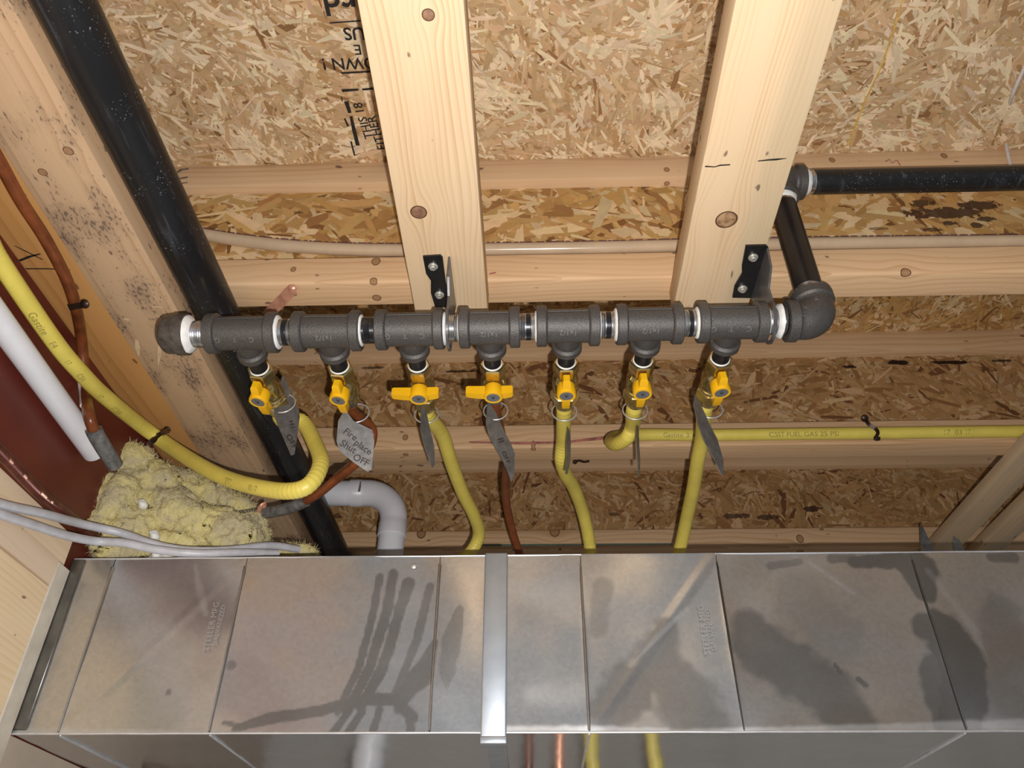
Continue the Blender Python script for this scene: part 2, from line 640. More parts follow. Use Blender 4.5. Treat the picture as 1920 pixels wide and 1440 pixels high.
PAL_TOP = [(0.36, (0.59, 0.405, 0.23)), (0.30, (0.53, 0.345, 0.18)), (0.20, (0.76, 0.60, 0.395)), (0.11, (0.44, 0.26, 0.115)), (0.03, (0.28, 0.145, 0.06))]
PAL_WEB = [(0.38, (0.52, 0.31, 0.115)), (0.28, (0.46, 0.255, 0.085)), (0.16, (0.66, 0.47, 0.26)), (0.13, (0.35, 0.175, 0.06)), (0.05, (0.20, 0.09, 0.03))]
PAL_FAR_DIMMED = [(0.40, (0.385, 0.225, 0.095)), (0.32, (0.33, 0.18, 0.070)), (0.12, (0.49, 0.32, 0.17)), (0.12, (0.265, 0.135, 0.050)), (0.04, (0.15, 0.065, 0.028))]  # weaker light on the far joists put into the strand colours

# ------------------------------------------------------------------ structure: subfloor, floor, walls
m_osbflat = osb_flat('osb_base', (0.33, 0.18, 0.07), (0.48, 0.30, 0.14), (0.60, 0.42, 0.23))
ceil = MB().box((-1.6, -0.42, ZT), (3.2, 3.4, ZT + 0.018)).build('ceiling', m_osbflat, None, False)  # rear edge cut short so the duct mirrors open world light
tag(ceil, 'tan oriented strand board subfloor seen from below above the joists', None, None, 'structure')
MB().box((0.75, -2.6, ZT), (3.2, -0.421, ZT + 0.018)).build('added_reflection_slab', m_osbflat, ceil, False)  # unseen slab added to darken the duct's reflection on the right
m_strand_top = strand_mat('osb_strands_subfloor', stains=[], ax=('X', 'Y'))
strands('strands', (-0.62, 0.755, ZT), (1, 0, 0), (0, -1, 0), 1.42, 0.40, 15000, 0.009, 0.060, 0.003, 0.013, PAL_TOP, 0.0011, ceil, m_strand_top)
strands('strands', (-0.75, 1.150, ZT), (1, 0, 0), (0, -1, 0), 1.75, 0.16, 5200, 0.010, 0.060, 0.004, 0.014, PAL_WEB, 0.0010, ceil, m_strand_top)

floor = MB().box((-3.0, -3.0, -1.55), (4.0, 3.6, -1.5)).build('floor', plain('concrete', (0.30, 0.30, 0.29), 0.8, 0, 0.15, 6), None, False)
tag(floor, 'grey concrete floor below the ductwork', None, None, 'structure')
wallf = MB().box((-3.0, 1.9, -1.5), (4.0, 2.05, ZT)).build('wall_front', plain('concrete_wall', (0.52, 0.50, 0.47), 0.85, 0, 0.15, 5), None, False)  # set close and pale so its reflection brightens the duct underside
tag(wallf, 'grey concrete foundation wall behind everything', None, None, 'structure')

# printing on the subfloor (upside down from here)
def ceil_text(txt, px, py, size, ang=180, bold=0.0, align='CENTER'):
    p = at(px, py, 'Z', ZT - 0.0020)
    V, Fc = text_geo(txt, size, bold, align=align)
    a = radians(ang)
    # seen from below the text baseline runs +X when ang = 0
    M = frame(p, (cos(a), -sin(a), 0), (-sin(a), -cos(a), 0))
    return V, Fc, M

tx = MB()
for t, px, py, s, a, b in [('rd', 636, 2, 0.048, 180, 0.0006), ('US', 664, 62, 0.024, 180, 0.0004), ('M E', 686, 92, 0.020, 180, 0.0002),
                           ('DOWN !', 668, 118, 0.0235, 180, 0.0003),
                           ('THIS 18', 682, 227, 0.018, 97, 0.0002), ('EITHER', 707, 250, 0.018, 97, 0.0002)]:
    V, Fc, M = ceil_text(t, px, py, s, a, b)
    tx.add(V, Fc, 0, M)

def strips(name, lst, ax, val, mat_, parent):
    for pts, w in lst:
        mb = MB()
        px_strip(mb, pts, w, ax, val)
        mb.build(name, mat_, parent, False)

def px_strip(mb, pts, wpx, ax, val, mi=0):
    """thin flat mark between points of one plane"""
    P = [at(x, y, ax, val) for x, y in pts]
    V, Fc = [], []
    n = Vector([1.0 if c == ax else 0.0 for c in 'XYZ'])
    for i, p in enumerate(P):
        t = (P[min(i + 1, len(P) - 1)] - P[max(i - 1, 0)]).normalized()
        s = t.cross(n)
        hw = (wpx[i] if isinstance(wpx, (list, tuple)) else wpx) * p.length / FPX / 2
        V += [p + s * hw, p - s * hw]
    for i in range(len(P) - 1):
        Fc.append([2 * i, 2 * i + 1, 2 * i + 3, 2 * i + 2])
    mb.add(V, Fc, mi)

zc_ = ZT - 0.0020
px_strip(tx, [(618, 43), (676, 39)], 2.5, 'Z', zc_)
px_strip(tx, [(640, 137), (695, 134)], 3.5, 'Z', zc_)
px_strip(tx, [(641, 170), (672, 168)], [6, 4], 'Z', zc_)
px_strip(tx, [(679, 168), (700, 166)], 4, 'Z', zc_)
px_strip(tx, [(649, 190), (656, 212)], [8, 6], 'Z', zc_)
px_strip(tx, [(658, 218), (664, 245), (671, 273)], [5, 7, 7], 'Z', zc_)
px_strip(tx, [(646, 222), (653, 237)], [3, 4], 'Z', zc_)
px_strip(tx, [(658, 265), (665, 292)], [3, 3], 'Z', zc_)
px_strip(tx, [(640, 182), (642, 190)], 2, 'Z', zc_)
o = tx.build('printed_text', c_blackink, ceil, False)
o['label'] = 'black upside-down panel stamp printed on the strand board'
cr = MB()
px_strip(cr, [(1692, 0), (1672, 70), (1650, 130), (1622, 190), (1604, 235), (1590, 272)], [2.5, 3.5, 3, 3.5, 4, 3], 'Z', zc_)
o = cr.build('crayon_line', c_ycray, ceil, False)
o['label'] = 'yellow crayon line drawn across the strand board'
sp = MB()
sp.tube(spline([at(888, 112, 'Z', ZT - 0.004), at(900, 128, 'Z', ZT - 0.012), at(912, 150, 'Z', ZT - 0.010), at(922, 168, 'Z', ZT - 0.006), at(940, 173, 'Z', ZT - 0.004)], 0.004), 0.0011, 6)
sp.tube(spline([at(886, 120, 'Z', ZT - 0.004), at(896, 133, 'Z', ZT - 0.009), at(908, 140, 'Z', ZT - 0.008)], 0.004), 0.0009, 6)
o = sp.build('splinter', plain('pale_splinter', (0.75, 0.60, 0.42), 0.7), ceil)
o['label'] = 'pale torn splinter hanging from the board'

# ------------------------------------------------------------------ I-joists
def knots_at(lst, ax, val, wd='X'):
    r = []
    for (x, y, rp) in lst:
        p = at(x, y, ax, val)
        u, v = (p.x, p.y + 0.8 * p.z) if wd == 'X' else (p.y, p.x + 0.8 * p.z)
        r.append((u, v, rp * p.length / FPX))
    return r

LT, DK = (0.68, 0.455, 0.265), (0.48, 0.265, 0.115)
JX0, JX1 = -0.9, 2.6
joist_lab = ['wooden I-joist nearest the lens, its lower flange above the black manifold',
             'wooden I-joist behind the yellow valve handles, with yellow tube clipped along it',
             'wooden I-joist farthest back, just above the upper edge of the duct']
for k, yf in enumerate(JF):
    J = thing('floor_joist', joist_lab[k], 'joist', (0.3, yf + FW / 2, ZB), 'engineered floor joists')
    dim = (1.0, 0.92, 0.9)[k]  # farther flanges painted dimmer too, for the weaker light there
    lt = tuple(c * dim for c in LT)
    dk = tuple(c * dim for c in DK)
    kt = knots_at([(985, 347, 6), (1250, 318, 5), (1252, 343, 6), (585, 357, 6), (1560, 300, 5), (1770, 292, 5)] if k == 0 else [], 'Y', yf)
    kb = knots_at([(700, 527, 7), (550, 505, 5), (705, 490, 8), (1700, 512, 9), (1490, 500, 6)] if k == 0 else [(1000, 832, 5), (760, 820, 5), (1240, 870, 6)] if k == 1 else [(790, 1000, 8), (1040, 996, 9), (1500, 1010, 6)], 'Y', yf)
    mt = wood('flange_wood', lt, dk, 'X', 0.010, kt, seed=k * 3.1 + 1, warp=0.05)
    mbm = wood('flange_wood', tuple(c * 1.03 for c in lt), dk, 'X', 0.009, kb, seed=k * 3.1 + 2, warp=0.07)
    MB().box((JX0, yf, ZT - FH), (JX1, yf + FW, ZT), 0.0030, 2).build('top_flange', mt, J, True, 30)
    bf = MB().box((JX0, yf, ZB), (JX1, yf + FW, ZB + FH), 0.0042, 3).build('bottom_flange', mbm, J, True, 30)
    yw = yf + (FW - WEB) / 2
    web = MB().box((JX0, yw, ZB + FH), (JX1, yw + WEB, ZT - FH)).build('web', m_osbflat, J, False)
    if k == 0:
        st = []
        for (x, y, rx, rz, am) in [(1775, 400, .055, .010, .93), (1835, 385, .028, .010, .93), (1728, 382, .016, .007, .9), (1782, 420, .010, .005, .9), (1850, 412, .011, .005, .9), (1832, 424, .008, .005, .9), (1748, 432, .012, .003, .8), (1650, 430, .012, .003, .6), (470, 445, .01, .004, .7), (560, 400, .008, .003, .6)]:
            p = at(x, y, 'Y', yw)
            st.append((p.x, p.z, rx, rz, am, (0.055, 0.024, 0.013)))
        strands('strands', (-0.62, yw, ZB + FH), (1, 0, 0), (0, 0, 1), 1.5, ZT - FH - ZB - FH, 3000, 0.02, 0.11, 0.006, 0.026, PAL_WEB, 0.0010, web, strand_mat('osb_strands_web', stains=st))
    elif k == 1:
        st = []
        for (x, y, rx, rz, am) in [(700, 690, .02, .003, .8), (860, 697, .03, .003, .9), (940, 697, .012, .003, .9), (1215, 690, .03, .003, .9), (1590, 688, .015, .004, .95), (1685, 680, .02, .005, 1), (1780, 680, .035, .004, 1), (1880, 677, .02, .003, .9)]:
            p = at(x, y, 'Y', yw)
            st.append((p.x, p.z, rx, rz, am, (0.02, 0.01, 0.006)))
        strands('strands', (-0.75, yw, ZB + FH), (1, 0, 0), (0, 0, 1), 2.0, ZT - FH - ZB - FH, 7000, 0.014, 0.075, 0.004, 0.017, PAL_FAR_DIMMED, 0.0010, web, strand_mat('osb_strands_web', stains=st))
    else:
        st = []
        for (x, y, rx, rz, am) in [(1520, 955, .02, .007, .9), (1380, 968, .03, .006, .8), (1440, 970, .02, .006, .8), (1150, 965, .01, .005, .7), (900, 960, .03, .01, .35)]:
            p = at(x, y, 'Y', yw)
            st.append((p.x, p.z, rx, rz, am, (0.035, 0.012, 0.012)))
        strands('strands', (-0.75, yw, ZB + FH), (1, 0, 0), (0, 0, 1), 2.1, ZT - FH - ZB - FH, 7000, 0.014, 0.075, 0.004, 0.017, PAL_FAR_DIMMED, 0.0010, web, strand_mat('osb_strands_web', stains=st))
    if k == 0:
        strips('red_crayon_mark', [([(1655, 272), (1668, 268), (1675, 275)], 2), ([(1660, 303), (1668, 298), (1672, 306), (1682, 300), (1688, 310)], 2), ([(918, 513), (930, 511)], 3)], 'Y', yf - 0.0006, c_red, J)
        mk = MB()
        px_strip(mk, [(326, 327), (340, 318), (353, 316)], 5, 'Y', yf - 0.0006)
        px_strip(mk, [(331, 336), (352, 332)], 4, 'Y', yf - 0.0006)
        px_strip(mk, [(336, 344), (352, 342)], 3, 'Y', yf - 0.0006)
        mk.build('grade_stamp', plain('grey_stamp', (0.22, 0.17, 0.12), 0.7, 0, 0.4, 200), J, False)
    if k == 1:
        mk = MB()
        px_strip(mk, [(880, 829), (980, 831), (1060, 829), (1140, 820)], [4, 6, 5, 8], 'Y', yf - 0.0006)
        mk.build('red_chalk_line', plain('red_chalk_soft', (0.42, 0.16, 0.12), 0.8, 0, 0.3, 60), J, False)
    if k == 2:
        mk = MB()
        px_strip(mk, [(905, 1022), (1100, 1021), (1260, 1020)], 4, 'Y', yf - 0.0006)
        mk.build('green_chalk_line', c_green, J, False)

# ------------------------------------------------------------------ boards nailed under the joists
def board(name, lab, x0, x1, y0, y1, m, z0=ZN, z1=ZB, cat='board', bev=0.0022, group=None):
    b = thing(name, lab, cat, ((x0 + x1) / 2, (y0 + y1) / 2, z0), group)
    MB().box((x0, y0, z0), (x1, y1, z1), bev, 2).build('plank', m, b, True, 30)
    return b

k1 = knots_at([(803, 28, 11), (785, 398, 15)], 'Z', ZN, 'Y')
k2 = knots_at([(1362, 412, 19), (1350, 735, 10)], 'Z', ZN, 'Y')
m_b1 = wood('pine_board', (0.80, 0.60, 0.385), (0.57, 0.34, 0.155), 'Y', 0.0058, k1, seed=11, warp=0.045, fib=0.4)
m_b2 = wood('pine_board', (0.80, 0.60, 0.385), (0.56, 0.32, 0.135), 'Y', 0.0056, k2, seed=15, warp=0.045, fib=0.4, blue=(0.785, 0.80))
B1 = board('nailer_board', 'pale pine board with two knots left of centre, holding the left black bracket', -0.148, -0.054, -0.35, 0.765, m_b1, group='pine boards across the joists')
B2 = board('nailer_board', 'pale pine board with large round knot right of centre, holding the right black bracket', 0.183, 0.278, -0.35, 0.765, m_b2, group='pine boards across the joists')
strips('pencil_mark', [([(1322, 312), (1340, 313), (1350, 310), (1369, 309)], [3, 2, 3, 2.5]), ([(1421, 302), (1440, 300), (1456, 299), (1475, 297)], [2, 3, 4, 1])], 'Z', ZN - 0.0006, c_blackink, B2)
for Bq, lst in ((B1, [(803, 28, 9), (785, 398, 12)]), (B2, [(1362, 412, 17)])):
    for (x, y, rp) in lst:
        p = at(x, y, 'Z', ZN)
        r = rp * p.length / FPX
        kn = MB().lathe([(0, r), (0.0004, r * 0.9), (0.0007, r * 0.5)], 20, frame(p, (1, 0, 0), (0, 0, -1)))
        T = NT('knot_wood')
        d = T.noise(T.coord(), 160.0, 3.0)
        T.set(Base_Color=T.ramp(d, [(0.3, (0.22, 0.11, 0.06)), (0.7, (0.50, 0.32, 0.17))] if Bq is B2 else [(0.3, (0.16, 0.08, 0.05)), (0.7, (0.36, 0.2, 0.12))]), Roughness=0.6)
        kn.build('knot', T.m, Bq)

m_nail = wood('stained_plate', (0.56, 0.38, 0.23), (0.42, 0.25, 0.13), 'Y', 0.012, knots_at([(128, 283, 8), (80, 323, 7)], 'Z', ZN, 'Y'), mold=0.75, seed=21, warp=0.03, rough=0.7)
N1 = board('plate_board', 'mould-speckled wooden plate running beside the black drain pipe', -0.545, -0.453, -0.3, 2.4, m_nail)
c_chip = plain('bare_wood_chip', (0.74, 0.54, 0.32), 0.7)
for (x, y, dx, dy, w) in [(256, 637, 4, 30, 8), (300, 640, -3, 45, 6), (232, 598, 12, 2, 5), (285, 575, 20, 1, 4)]:
    strips('bare_chip', [([(x, y), (x + dx * 0.5, y + dy * 0.5), (x + dx, y + dy)], [w * 0.6, w, w * 0.3])], 'Z', ZN - 0.0008, c_chip, N1)
m_or = wood('orange_plate', (0.56, 0.29, 0.10), (0.42, 0.19, 0.055), 'Y', 0.016, (), seed=31, warp=0.05, rough=0.4)
N2 = board('plate_board', 'orange-brown wooden plate with a pencilled X behind the brown tube', -0.622, -0.545, -0.3, 2.4, m_or, ZN + 0.004, ZB)
strips('pencil_mark', [([(27, 461), (48, 471), (80, 487)], [1.5, 2.5, 2]), ([(36, 489), (56, 481), (76, 476)], [4, 4, 2]), ([(48, 504), (90, 504), (131, 506)], 2.5)], 'Z', ZN + 0.0034, c_blackink, N2)

# ------------------------------------------------------------------ red steel beam on the left
S = thing('steel_beam', 'dark red primed steel beam running along the left side', 'beam', (-0.72, 1.0, 0.2))
MB().box((-0.640, -0.3, 0.0), (-0.612, 2.4, ZN + 0.003), 0.0015).build('web', c_steel, S, True, 30)
MB().box((-0.72, -0.3, ZN - 0.012), (-0.640, 2.4, ZN + 0.003), 0.0015).build('top_flange', c_steel, S, True, 30)

# ------------------------------------------------------------------ framed wall at the lower left
m_wl = wood('wall_plate_wood', (0.74, 0.58, 0.40), (0.60, 0.42, 0.25), 'Y', 0.012, [(0.752, -0.60 + 0.8 * 0.437, 0.010)], seed=41, warp=0.05)
m_wl2 = wood('wall_stud_wood', (0.80, 0.62, 0.40), (0.62, 0.43, 0.23), 'Y', 0.006, (), seed=43, warp=0.03)
WL = bpy.data.objects.new('wall_left', None)
COL.objects.link(WL)
WL.location = (XW - 0.04, 0.6, -1.5)
MW[WL.name] = Matrix.Translation(WL.location)
tag(WL, 'pale timber framed wall at the lower left corner beside the duct', None, None, 'structure')
# top plate, second plate, end stud, sheet below
def rough_box(lo, hi, amp, seed, cuts):
    b = bmesh.new()
    bmesh.ops.create_cube(b, size=1)
    for v in b.verts:
        v.co = Vector([(lo[i] + hi[i]) / 2 + v.co[i] * (hi[i] - lo[i]) for i in range(3)])
    bmesh.ops.subdivide_edges(b, edges=b.edges[:], cuts=cuts, use_grid_fill=True)
    for v in b.verts:
        p = v.co * 38 + Vector((seed, 0, 0))
        v.co += Vector((noise.noise(p), noise.noise(p + Vector((9, 0, 0))), noise.noise(p + Vector((0, 9, 0))))) * amp
    return b
MB().box((XW - 0.011, -0.5, 0.419), (XW - 0.001, 0.934, 0.459), 0.001).build('top_plate', m_wl, WL, True, 40)
MB().bm(rough_box((XW - 0.011, -0.5, 0.385), (XW + 0.003, 0.915, 0.4185), 0.0022, 3, 14)).build('lower_plate', wood('weathered_plate', (0.70, 0.55, 0.40), (0.55, 0.38, 0.24), 'Y', 0.02, (), seed=47, warp=0.06), WL, True, 60)
MB().box((XW - 0.09, 0.70, -0.3), (XW + 0.001, 0.917, 0.3845), 0.0015).build('stud', m_wl2, WL, True, 30)
MB().box((XW - 0.09, 0.918, -0.3), (XW + 0.001, 0.9475, 0.4185), 0.0015).build('edge_strip', plain('pale_end_board', (0.62, 0.56, 0.46), 0.7, 0, 0.1, 30), WL, True, 30)
MB().box((XW - 0.09, -0.5, -1.5), (XW - 0.004, 2.4, 0.18)).build('sheathing', plain('dull_board', (0.52, 0.42, 0.33), 0.8, 0, 0.08, 12), WL, False)
MB().box((XW - 0.09, 0.939, 0.10), (XW - 0.002, 1.30, 0.2195), 0.001).build('cripple_stud', plain('dull_stud', (0.52, 0.42, 0.33), 0.8, 0, 0.08, 12), WL, True)
MB().box((XW - 0.09, 0.2, 0.16), (XW - 0.002, 0.699, 0.3845), 0.001).build('insulation_bay', plain('bay_wool', (0.40, 0.35, 0.22), 0.95, 0, 0.3, 60, 0.8), WL, True)

# ------------------------------------------------------------------ duct
D = thing('air_duct', 'wide galvanised sheet-metal air duct crossing below the pipes', 'duct', (0.3, 1.07, DZ0))
DYB = 1.20
XD0, XD1 = -0.601, 1.30
seams = [at(x, y, 'Y', DY).x for x, y in [(162, 1215), (427, 1215), (815, 1215), (928, 1215), (1097, 1215), (1370, 1215), (1763, 1215)]] + [1.02]
def XZ(x, y):
    p = at(x, y, 'Y', DY)
    return (p.x, p.z)
PXM = 0.000635
SM = []
def sm(pts, r, s, soft=0.6, kind=0):
    SM.append(([XZ(*p) for p in pts], [q * PXM for q in r] if isinstance(r, (list, tuple)) else [r * PXM] * len(pts), s, soft, kind))
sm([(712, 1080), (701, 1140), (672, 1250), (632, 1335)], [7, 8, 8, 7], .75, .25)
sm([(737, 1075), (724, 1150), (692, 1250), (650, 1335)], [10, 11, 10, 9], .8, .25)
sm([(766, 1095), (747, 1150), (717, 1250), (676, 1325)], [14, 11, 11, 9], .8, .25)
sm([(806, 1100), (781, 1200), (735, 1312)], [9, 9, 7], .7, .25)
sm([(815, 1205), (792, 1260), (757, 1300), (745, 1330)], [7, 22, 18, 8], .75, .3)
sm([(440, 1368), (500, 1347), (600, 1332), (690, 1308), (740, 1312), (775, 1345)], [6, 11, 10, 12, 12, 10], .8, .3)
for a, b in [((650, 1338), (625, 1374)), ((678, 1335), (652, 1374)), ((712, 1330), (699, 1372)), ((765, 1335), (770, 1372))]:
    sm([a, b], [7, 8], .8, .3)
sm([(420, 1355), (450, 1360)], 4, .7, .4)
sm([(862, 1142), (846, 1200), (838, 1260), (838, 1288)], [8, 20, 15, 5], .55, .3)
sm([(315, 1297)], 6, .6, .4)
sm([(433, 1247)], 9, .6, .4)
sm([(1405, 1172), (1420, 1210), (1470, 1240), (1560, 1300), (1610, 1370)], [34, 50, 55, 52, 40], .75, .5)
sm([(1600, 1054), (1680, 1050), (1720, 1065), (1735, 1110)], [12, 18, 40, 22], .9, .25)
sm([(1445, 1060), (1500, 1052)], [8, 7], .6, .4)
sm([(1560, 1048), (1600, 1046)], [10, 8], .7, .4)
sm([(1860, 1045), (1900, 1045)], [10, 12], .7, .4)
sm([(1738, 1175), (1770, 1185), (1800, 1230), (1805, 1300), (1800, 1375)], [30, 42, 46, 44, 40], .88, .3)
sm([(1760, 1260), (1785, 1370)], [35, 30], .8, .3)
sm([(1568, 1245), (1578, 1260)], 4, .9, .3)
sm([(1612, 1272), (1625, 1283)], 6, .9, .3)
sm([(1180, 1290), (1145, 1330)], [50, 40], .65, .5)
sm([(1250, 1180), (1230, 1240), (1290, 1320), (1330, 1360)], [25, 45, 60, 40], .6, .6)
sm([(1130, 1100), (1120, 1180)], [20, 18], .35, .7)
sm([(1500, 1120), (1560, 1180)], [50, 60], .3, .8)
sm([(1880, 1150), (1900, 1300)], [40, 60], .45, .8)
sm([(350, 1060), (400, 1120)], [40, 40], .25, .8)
# highlights painted along the lower edge, plus other pale patches and streaks
sm([(0, 1374), (900, 1390), (1100, 1384), (1920, 1358)], 9, .8, .9, 1)  # bright edge reflection painted into the sheet colour
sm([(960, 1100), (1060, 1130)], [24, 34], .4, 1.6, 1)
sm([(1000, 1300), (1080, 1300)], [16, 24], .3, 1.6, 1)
sm([(1100, 1370), (1250, 1376)], [9, 10], .9, .9, 1)  # painted glint near the bottom edge, continued below
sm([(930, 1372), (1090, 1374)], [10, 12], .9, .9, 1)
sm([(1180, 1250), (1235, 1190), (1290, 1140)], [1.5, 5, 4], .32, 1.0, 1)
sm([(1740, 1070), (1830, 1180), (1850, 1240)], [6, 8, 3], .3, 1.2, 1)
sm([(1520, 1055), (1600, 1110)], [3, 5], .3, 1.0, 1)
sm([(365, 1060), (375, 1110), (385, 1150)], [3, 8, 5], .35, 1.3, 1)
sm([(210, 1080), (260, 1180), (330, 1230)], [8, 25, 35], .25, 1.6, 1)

def smudge(x, z, kind):  # by kind: amount of grime, and of pale tone with painted highlights
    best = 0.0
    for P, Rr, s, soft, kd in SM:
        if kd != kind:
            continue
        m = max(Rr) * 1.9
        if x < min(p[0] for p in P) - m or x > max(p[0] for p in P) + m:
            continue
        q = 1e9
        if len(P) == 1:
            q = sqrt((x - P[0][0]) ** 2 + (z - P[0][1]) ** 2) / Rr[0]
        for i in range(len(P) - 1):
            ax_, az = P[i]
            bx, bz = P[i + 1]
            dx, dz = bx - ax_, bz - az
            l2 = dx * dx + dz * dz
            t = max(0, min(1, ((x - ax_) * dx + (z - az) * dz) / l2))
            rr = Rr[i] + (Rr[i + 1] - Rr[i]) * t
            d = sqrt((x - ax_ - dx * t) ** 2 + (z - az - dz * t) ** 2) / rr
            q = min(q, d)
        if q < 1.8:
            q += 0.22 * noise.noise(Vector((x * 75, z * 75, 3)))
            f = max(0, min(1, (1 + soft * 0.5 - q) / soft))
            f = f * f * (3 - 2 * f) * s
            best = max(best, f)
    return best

def duct_panel(x0, x1, k):
    """front sheet between two seams: slightly pillowed, with a fine grid carrying the grime and painted highlights"""
    st = 0.0021 if x0 < 0.66 else 0.02
    nx, nz = max(2, int((x1 - x0) / st)), 104
    V, Fc, A, Hz = [], [], [], []
    bul = [0.0022, 0.0030, 0.0034, -0.0012, 0.0016, 0.0030, 0.0034, 0.0026, 0.002][k % 9]
    for j in range(nz + 1):
        z = DZ0 + (DZ1 - DZ0) * j / nz
        for i in range(nx + 1):
            x = x0 + (x1 - x0) * i / nx
            a, b = i / nx, j / nz
            y = DY + bul * (sin(pi * a) * sin(pi * b)) ** 0.7
            y += 0.0020 * noise.noise(Vector((x * 8, z * 9, k * 3.3))) + 0.0004 * noise.noise(Vector((x * 22, z * 22, k)))
            # cross-break crease
            y -= 0.0006 * max(0, 1 - abs(a - b) * 14) * (1 if k in (1, 5) else 0)
            V.append((x, y, z))
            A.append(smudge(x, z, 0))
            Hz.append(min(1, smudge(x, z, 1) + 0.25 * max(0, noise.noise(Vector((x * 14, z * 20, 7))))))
    n = nx + 1
    for j in range(nz):
        for i in range(nx):
            Fc.append([j * n + i, j * n + i + 1, (j + 1) * n + i + 1, (j + 1) * n + i])
    me = mesh(V, Fc, True, None, 80)
    for nm, dat in (('smudge', A), ('highlight_haze', Hz)):
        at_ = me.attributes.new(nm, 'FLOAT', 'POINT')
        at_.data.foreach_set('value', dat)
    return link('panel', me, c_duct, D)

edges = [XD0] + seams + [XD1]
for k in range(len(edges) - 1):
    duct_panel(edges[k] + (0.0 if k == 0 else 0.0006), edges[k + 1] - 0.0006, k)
# standing seams between the sheets, as small folded ribs
for k, x in enumerate(seams):
    if k == 3:
        continue
    w = 0.0026 if k < 5 else 0.0018
    V, Fc = [], []
    prof = [(-w, 0.0012), (-w * .55, -0.0016), (-w * .1, -0.0028), (w * .2, -0.0026), (w * .5, -0.0006), (w, 0.0012)]
    for z in (DZ0 + 0.002, DZ0 + 0.07, DZ1 - 0.03, DZ1 - 0.012):
        s = 0.25 if z > DZ1 - 0.02 else 1
        for (a, b) in prof:
            V.append((x + a, DY + b * s, z))
    n = len(prof)
    for j in range(3):
        for i in range(n - 1):
            Fc.append([j * n + i, j * n + i + 1, (j + 1) * n + i + 1, (j + 1) * n + i])
    link('seam', mesh(V, Fc, True, None, 80), c_seam2 if k >= 5 else c_seam, D)
# bottom sheet, top and back, edge hems
def grid_sheet(name, x0, x1, y0, y1, z, nx, ny, amp, seed):
    V, Fc = [], []
    for j in range(ny + 1):
        for i in range(nx + 1):
            x = x0 + (x1 - x0) * i / nx
            y = y0 + (y1 - y0) * j / ny
            V.append((x, y, z + amp * noise.noise(Vector((x * 7, y * 9, seed))) + 0.0004 * noise.noise(Vector((x * 40, y * 40, seed)))))
    n = nx + 1
    for j in range(ny):
        for i in range(nx):
            Fc.append([j * n + i, (j + 1) * n + i, (j + 1) * n + i + 1, j * n + i + 1])
    return link(name, mesh(V, Fc, True, None, 80), c_ductb, D)
cuts = [XD0, seams[0], seams[1], seams[3], seams[4], seams[6], XD1]
for k in range(len(cuts) - 1):
    grid_sheet('bottom_sheet', cuts[k] + 0.0004, cuts[k + 1] - 0.0004, DY, DYB, DZ0, 40, 18, 0.0020, k * 5.0)
for x in cuts[1:-1]:
    MB().box((x - 0.0014, DY + 0.004, DZ0 - 0.0022), (x + 0.0014, DYB, DZ0 + 0.001), 0.0008).build('bottom_seam', c_edge, D)
MB().box((XD0, DY + 0.001, DZ1 - 0.001), (XD1, DYB, DZ1)).build('top_sheet', c_edge, D, False)
MB().box((XD0, DYB - 0.001, DZ0 + 0.001), (XD1, DYB, DZ1 - 0.0015)).build('back_sheet', c_edge, D, False)
eb = MB()
eb.tube([(XD0 + (XD1 - XD0) * i / 60, DY - 0.0004, DZ0 + 0.0004 * noise.noise(Vector((i * .9, 0, 0)))) for i in range(61)], 0.0014, 8)
eb.build('bottom_hem', c_edge, D)
eb = MB()
eb.tube([(XD0 + (XD1 - XD0) * i / 60, DY + 0.0006, DZ1 - 0.0004 + 0.0006 * noise.noise(Vector((i * .7, 4, 0)))) for i in range(61)], 0.0012, 8)
eb.build('top_hem', c_edge, D)
# drive cleat joining the two duct lengths, folded under the bottom
xc0, xc1 = at(905, 1215, 'Y', DY).x, at(951, 1215, 'Y', DY).x
cl = MB()
cl.box((xc0, DY - 0.0042, DZ0 - 0.006), (xc1, DY + 0.002, DZ1 + 0.002), 0.0022, 3)
cl.box((xc0 - 0.0004, DY - 0.0044, DZ0 - 0.013), (xc1 + 0.0006, DY + 0.014, DZ0 - 0.004), 0.0016, 2)
cl.build('drive_cleat', c_cleat, D, True, 50)
MB().box((xc0 + 0.003, DY + 0.014, DZ0 - 0.004), (xc1 - 0.003, DYB, DZ0 + 0.001), 0.001).build('bottom_cleat', c_cleat, D)
# screw near the top and sheet-mill stamps
p = at(776, 1062, 'Y', DY - 0.0005)
MB().lathe([(0, 0.0042), (0.0016, 0.0040), (0.0028, 0.0024), (0.003, 0.0)], 6, frame(p, (1, 0, 0), (0, -1, 0)), caps=False).build('screw', c_screw, D)
for (px, py, t, ang, s) in [(397, 1172, 'STEELER MFG.', 79, 0.0105), (411, 1172, 'GALVANIZED', 79, 0.0085), (1320, 1178, 'STEELER MFG.', 97, 0.0105), (1333, 1180, 'GALVANIZED', 97, 0.0085)]:
    V, Fc = text_geo(t, s)
    a = radians(90)
    p = at(px, py, 'Y', DY - 0.0012)
    mk = MB().add(V, Fc, 0, frame((p.x, DY - 0.0012, p.z), (0, 0, 1), (-1, 0, 0)))
    o = mk.build('stamp', c_mark, D, False)
    o['label'] = 'faint pale maker stamp running up the sheet'
# wood-side dark collar flange where the duct meets the wall
MB().box((XD0 - 0.001, DY - 0.002, DZ0 + 0.004), (XD0 + 0.016, DY + 0.003, DZ1 - 0.002), 0.001).build('end_collar', plain('dark_collar', (0.24, 0.235, 0.225), 0.35, 0.9, 0.2, 30), D)

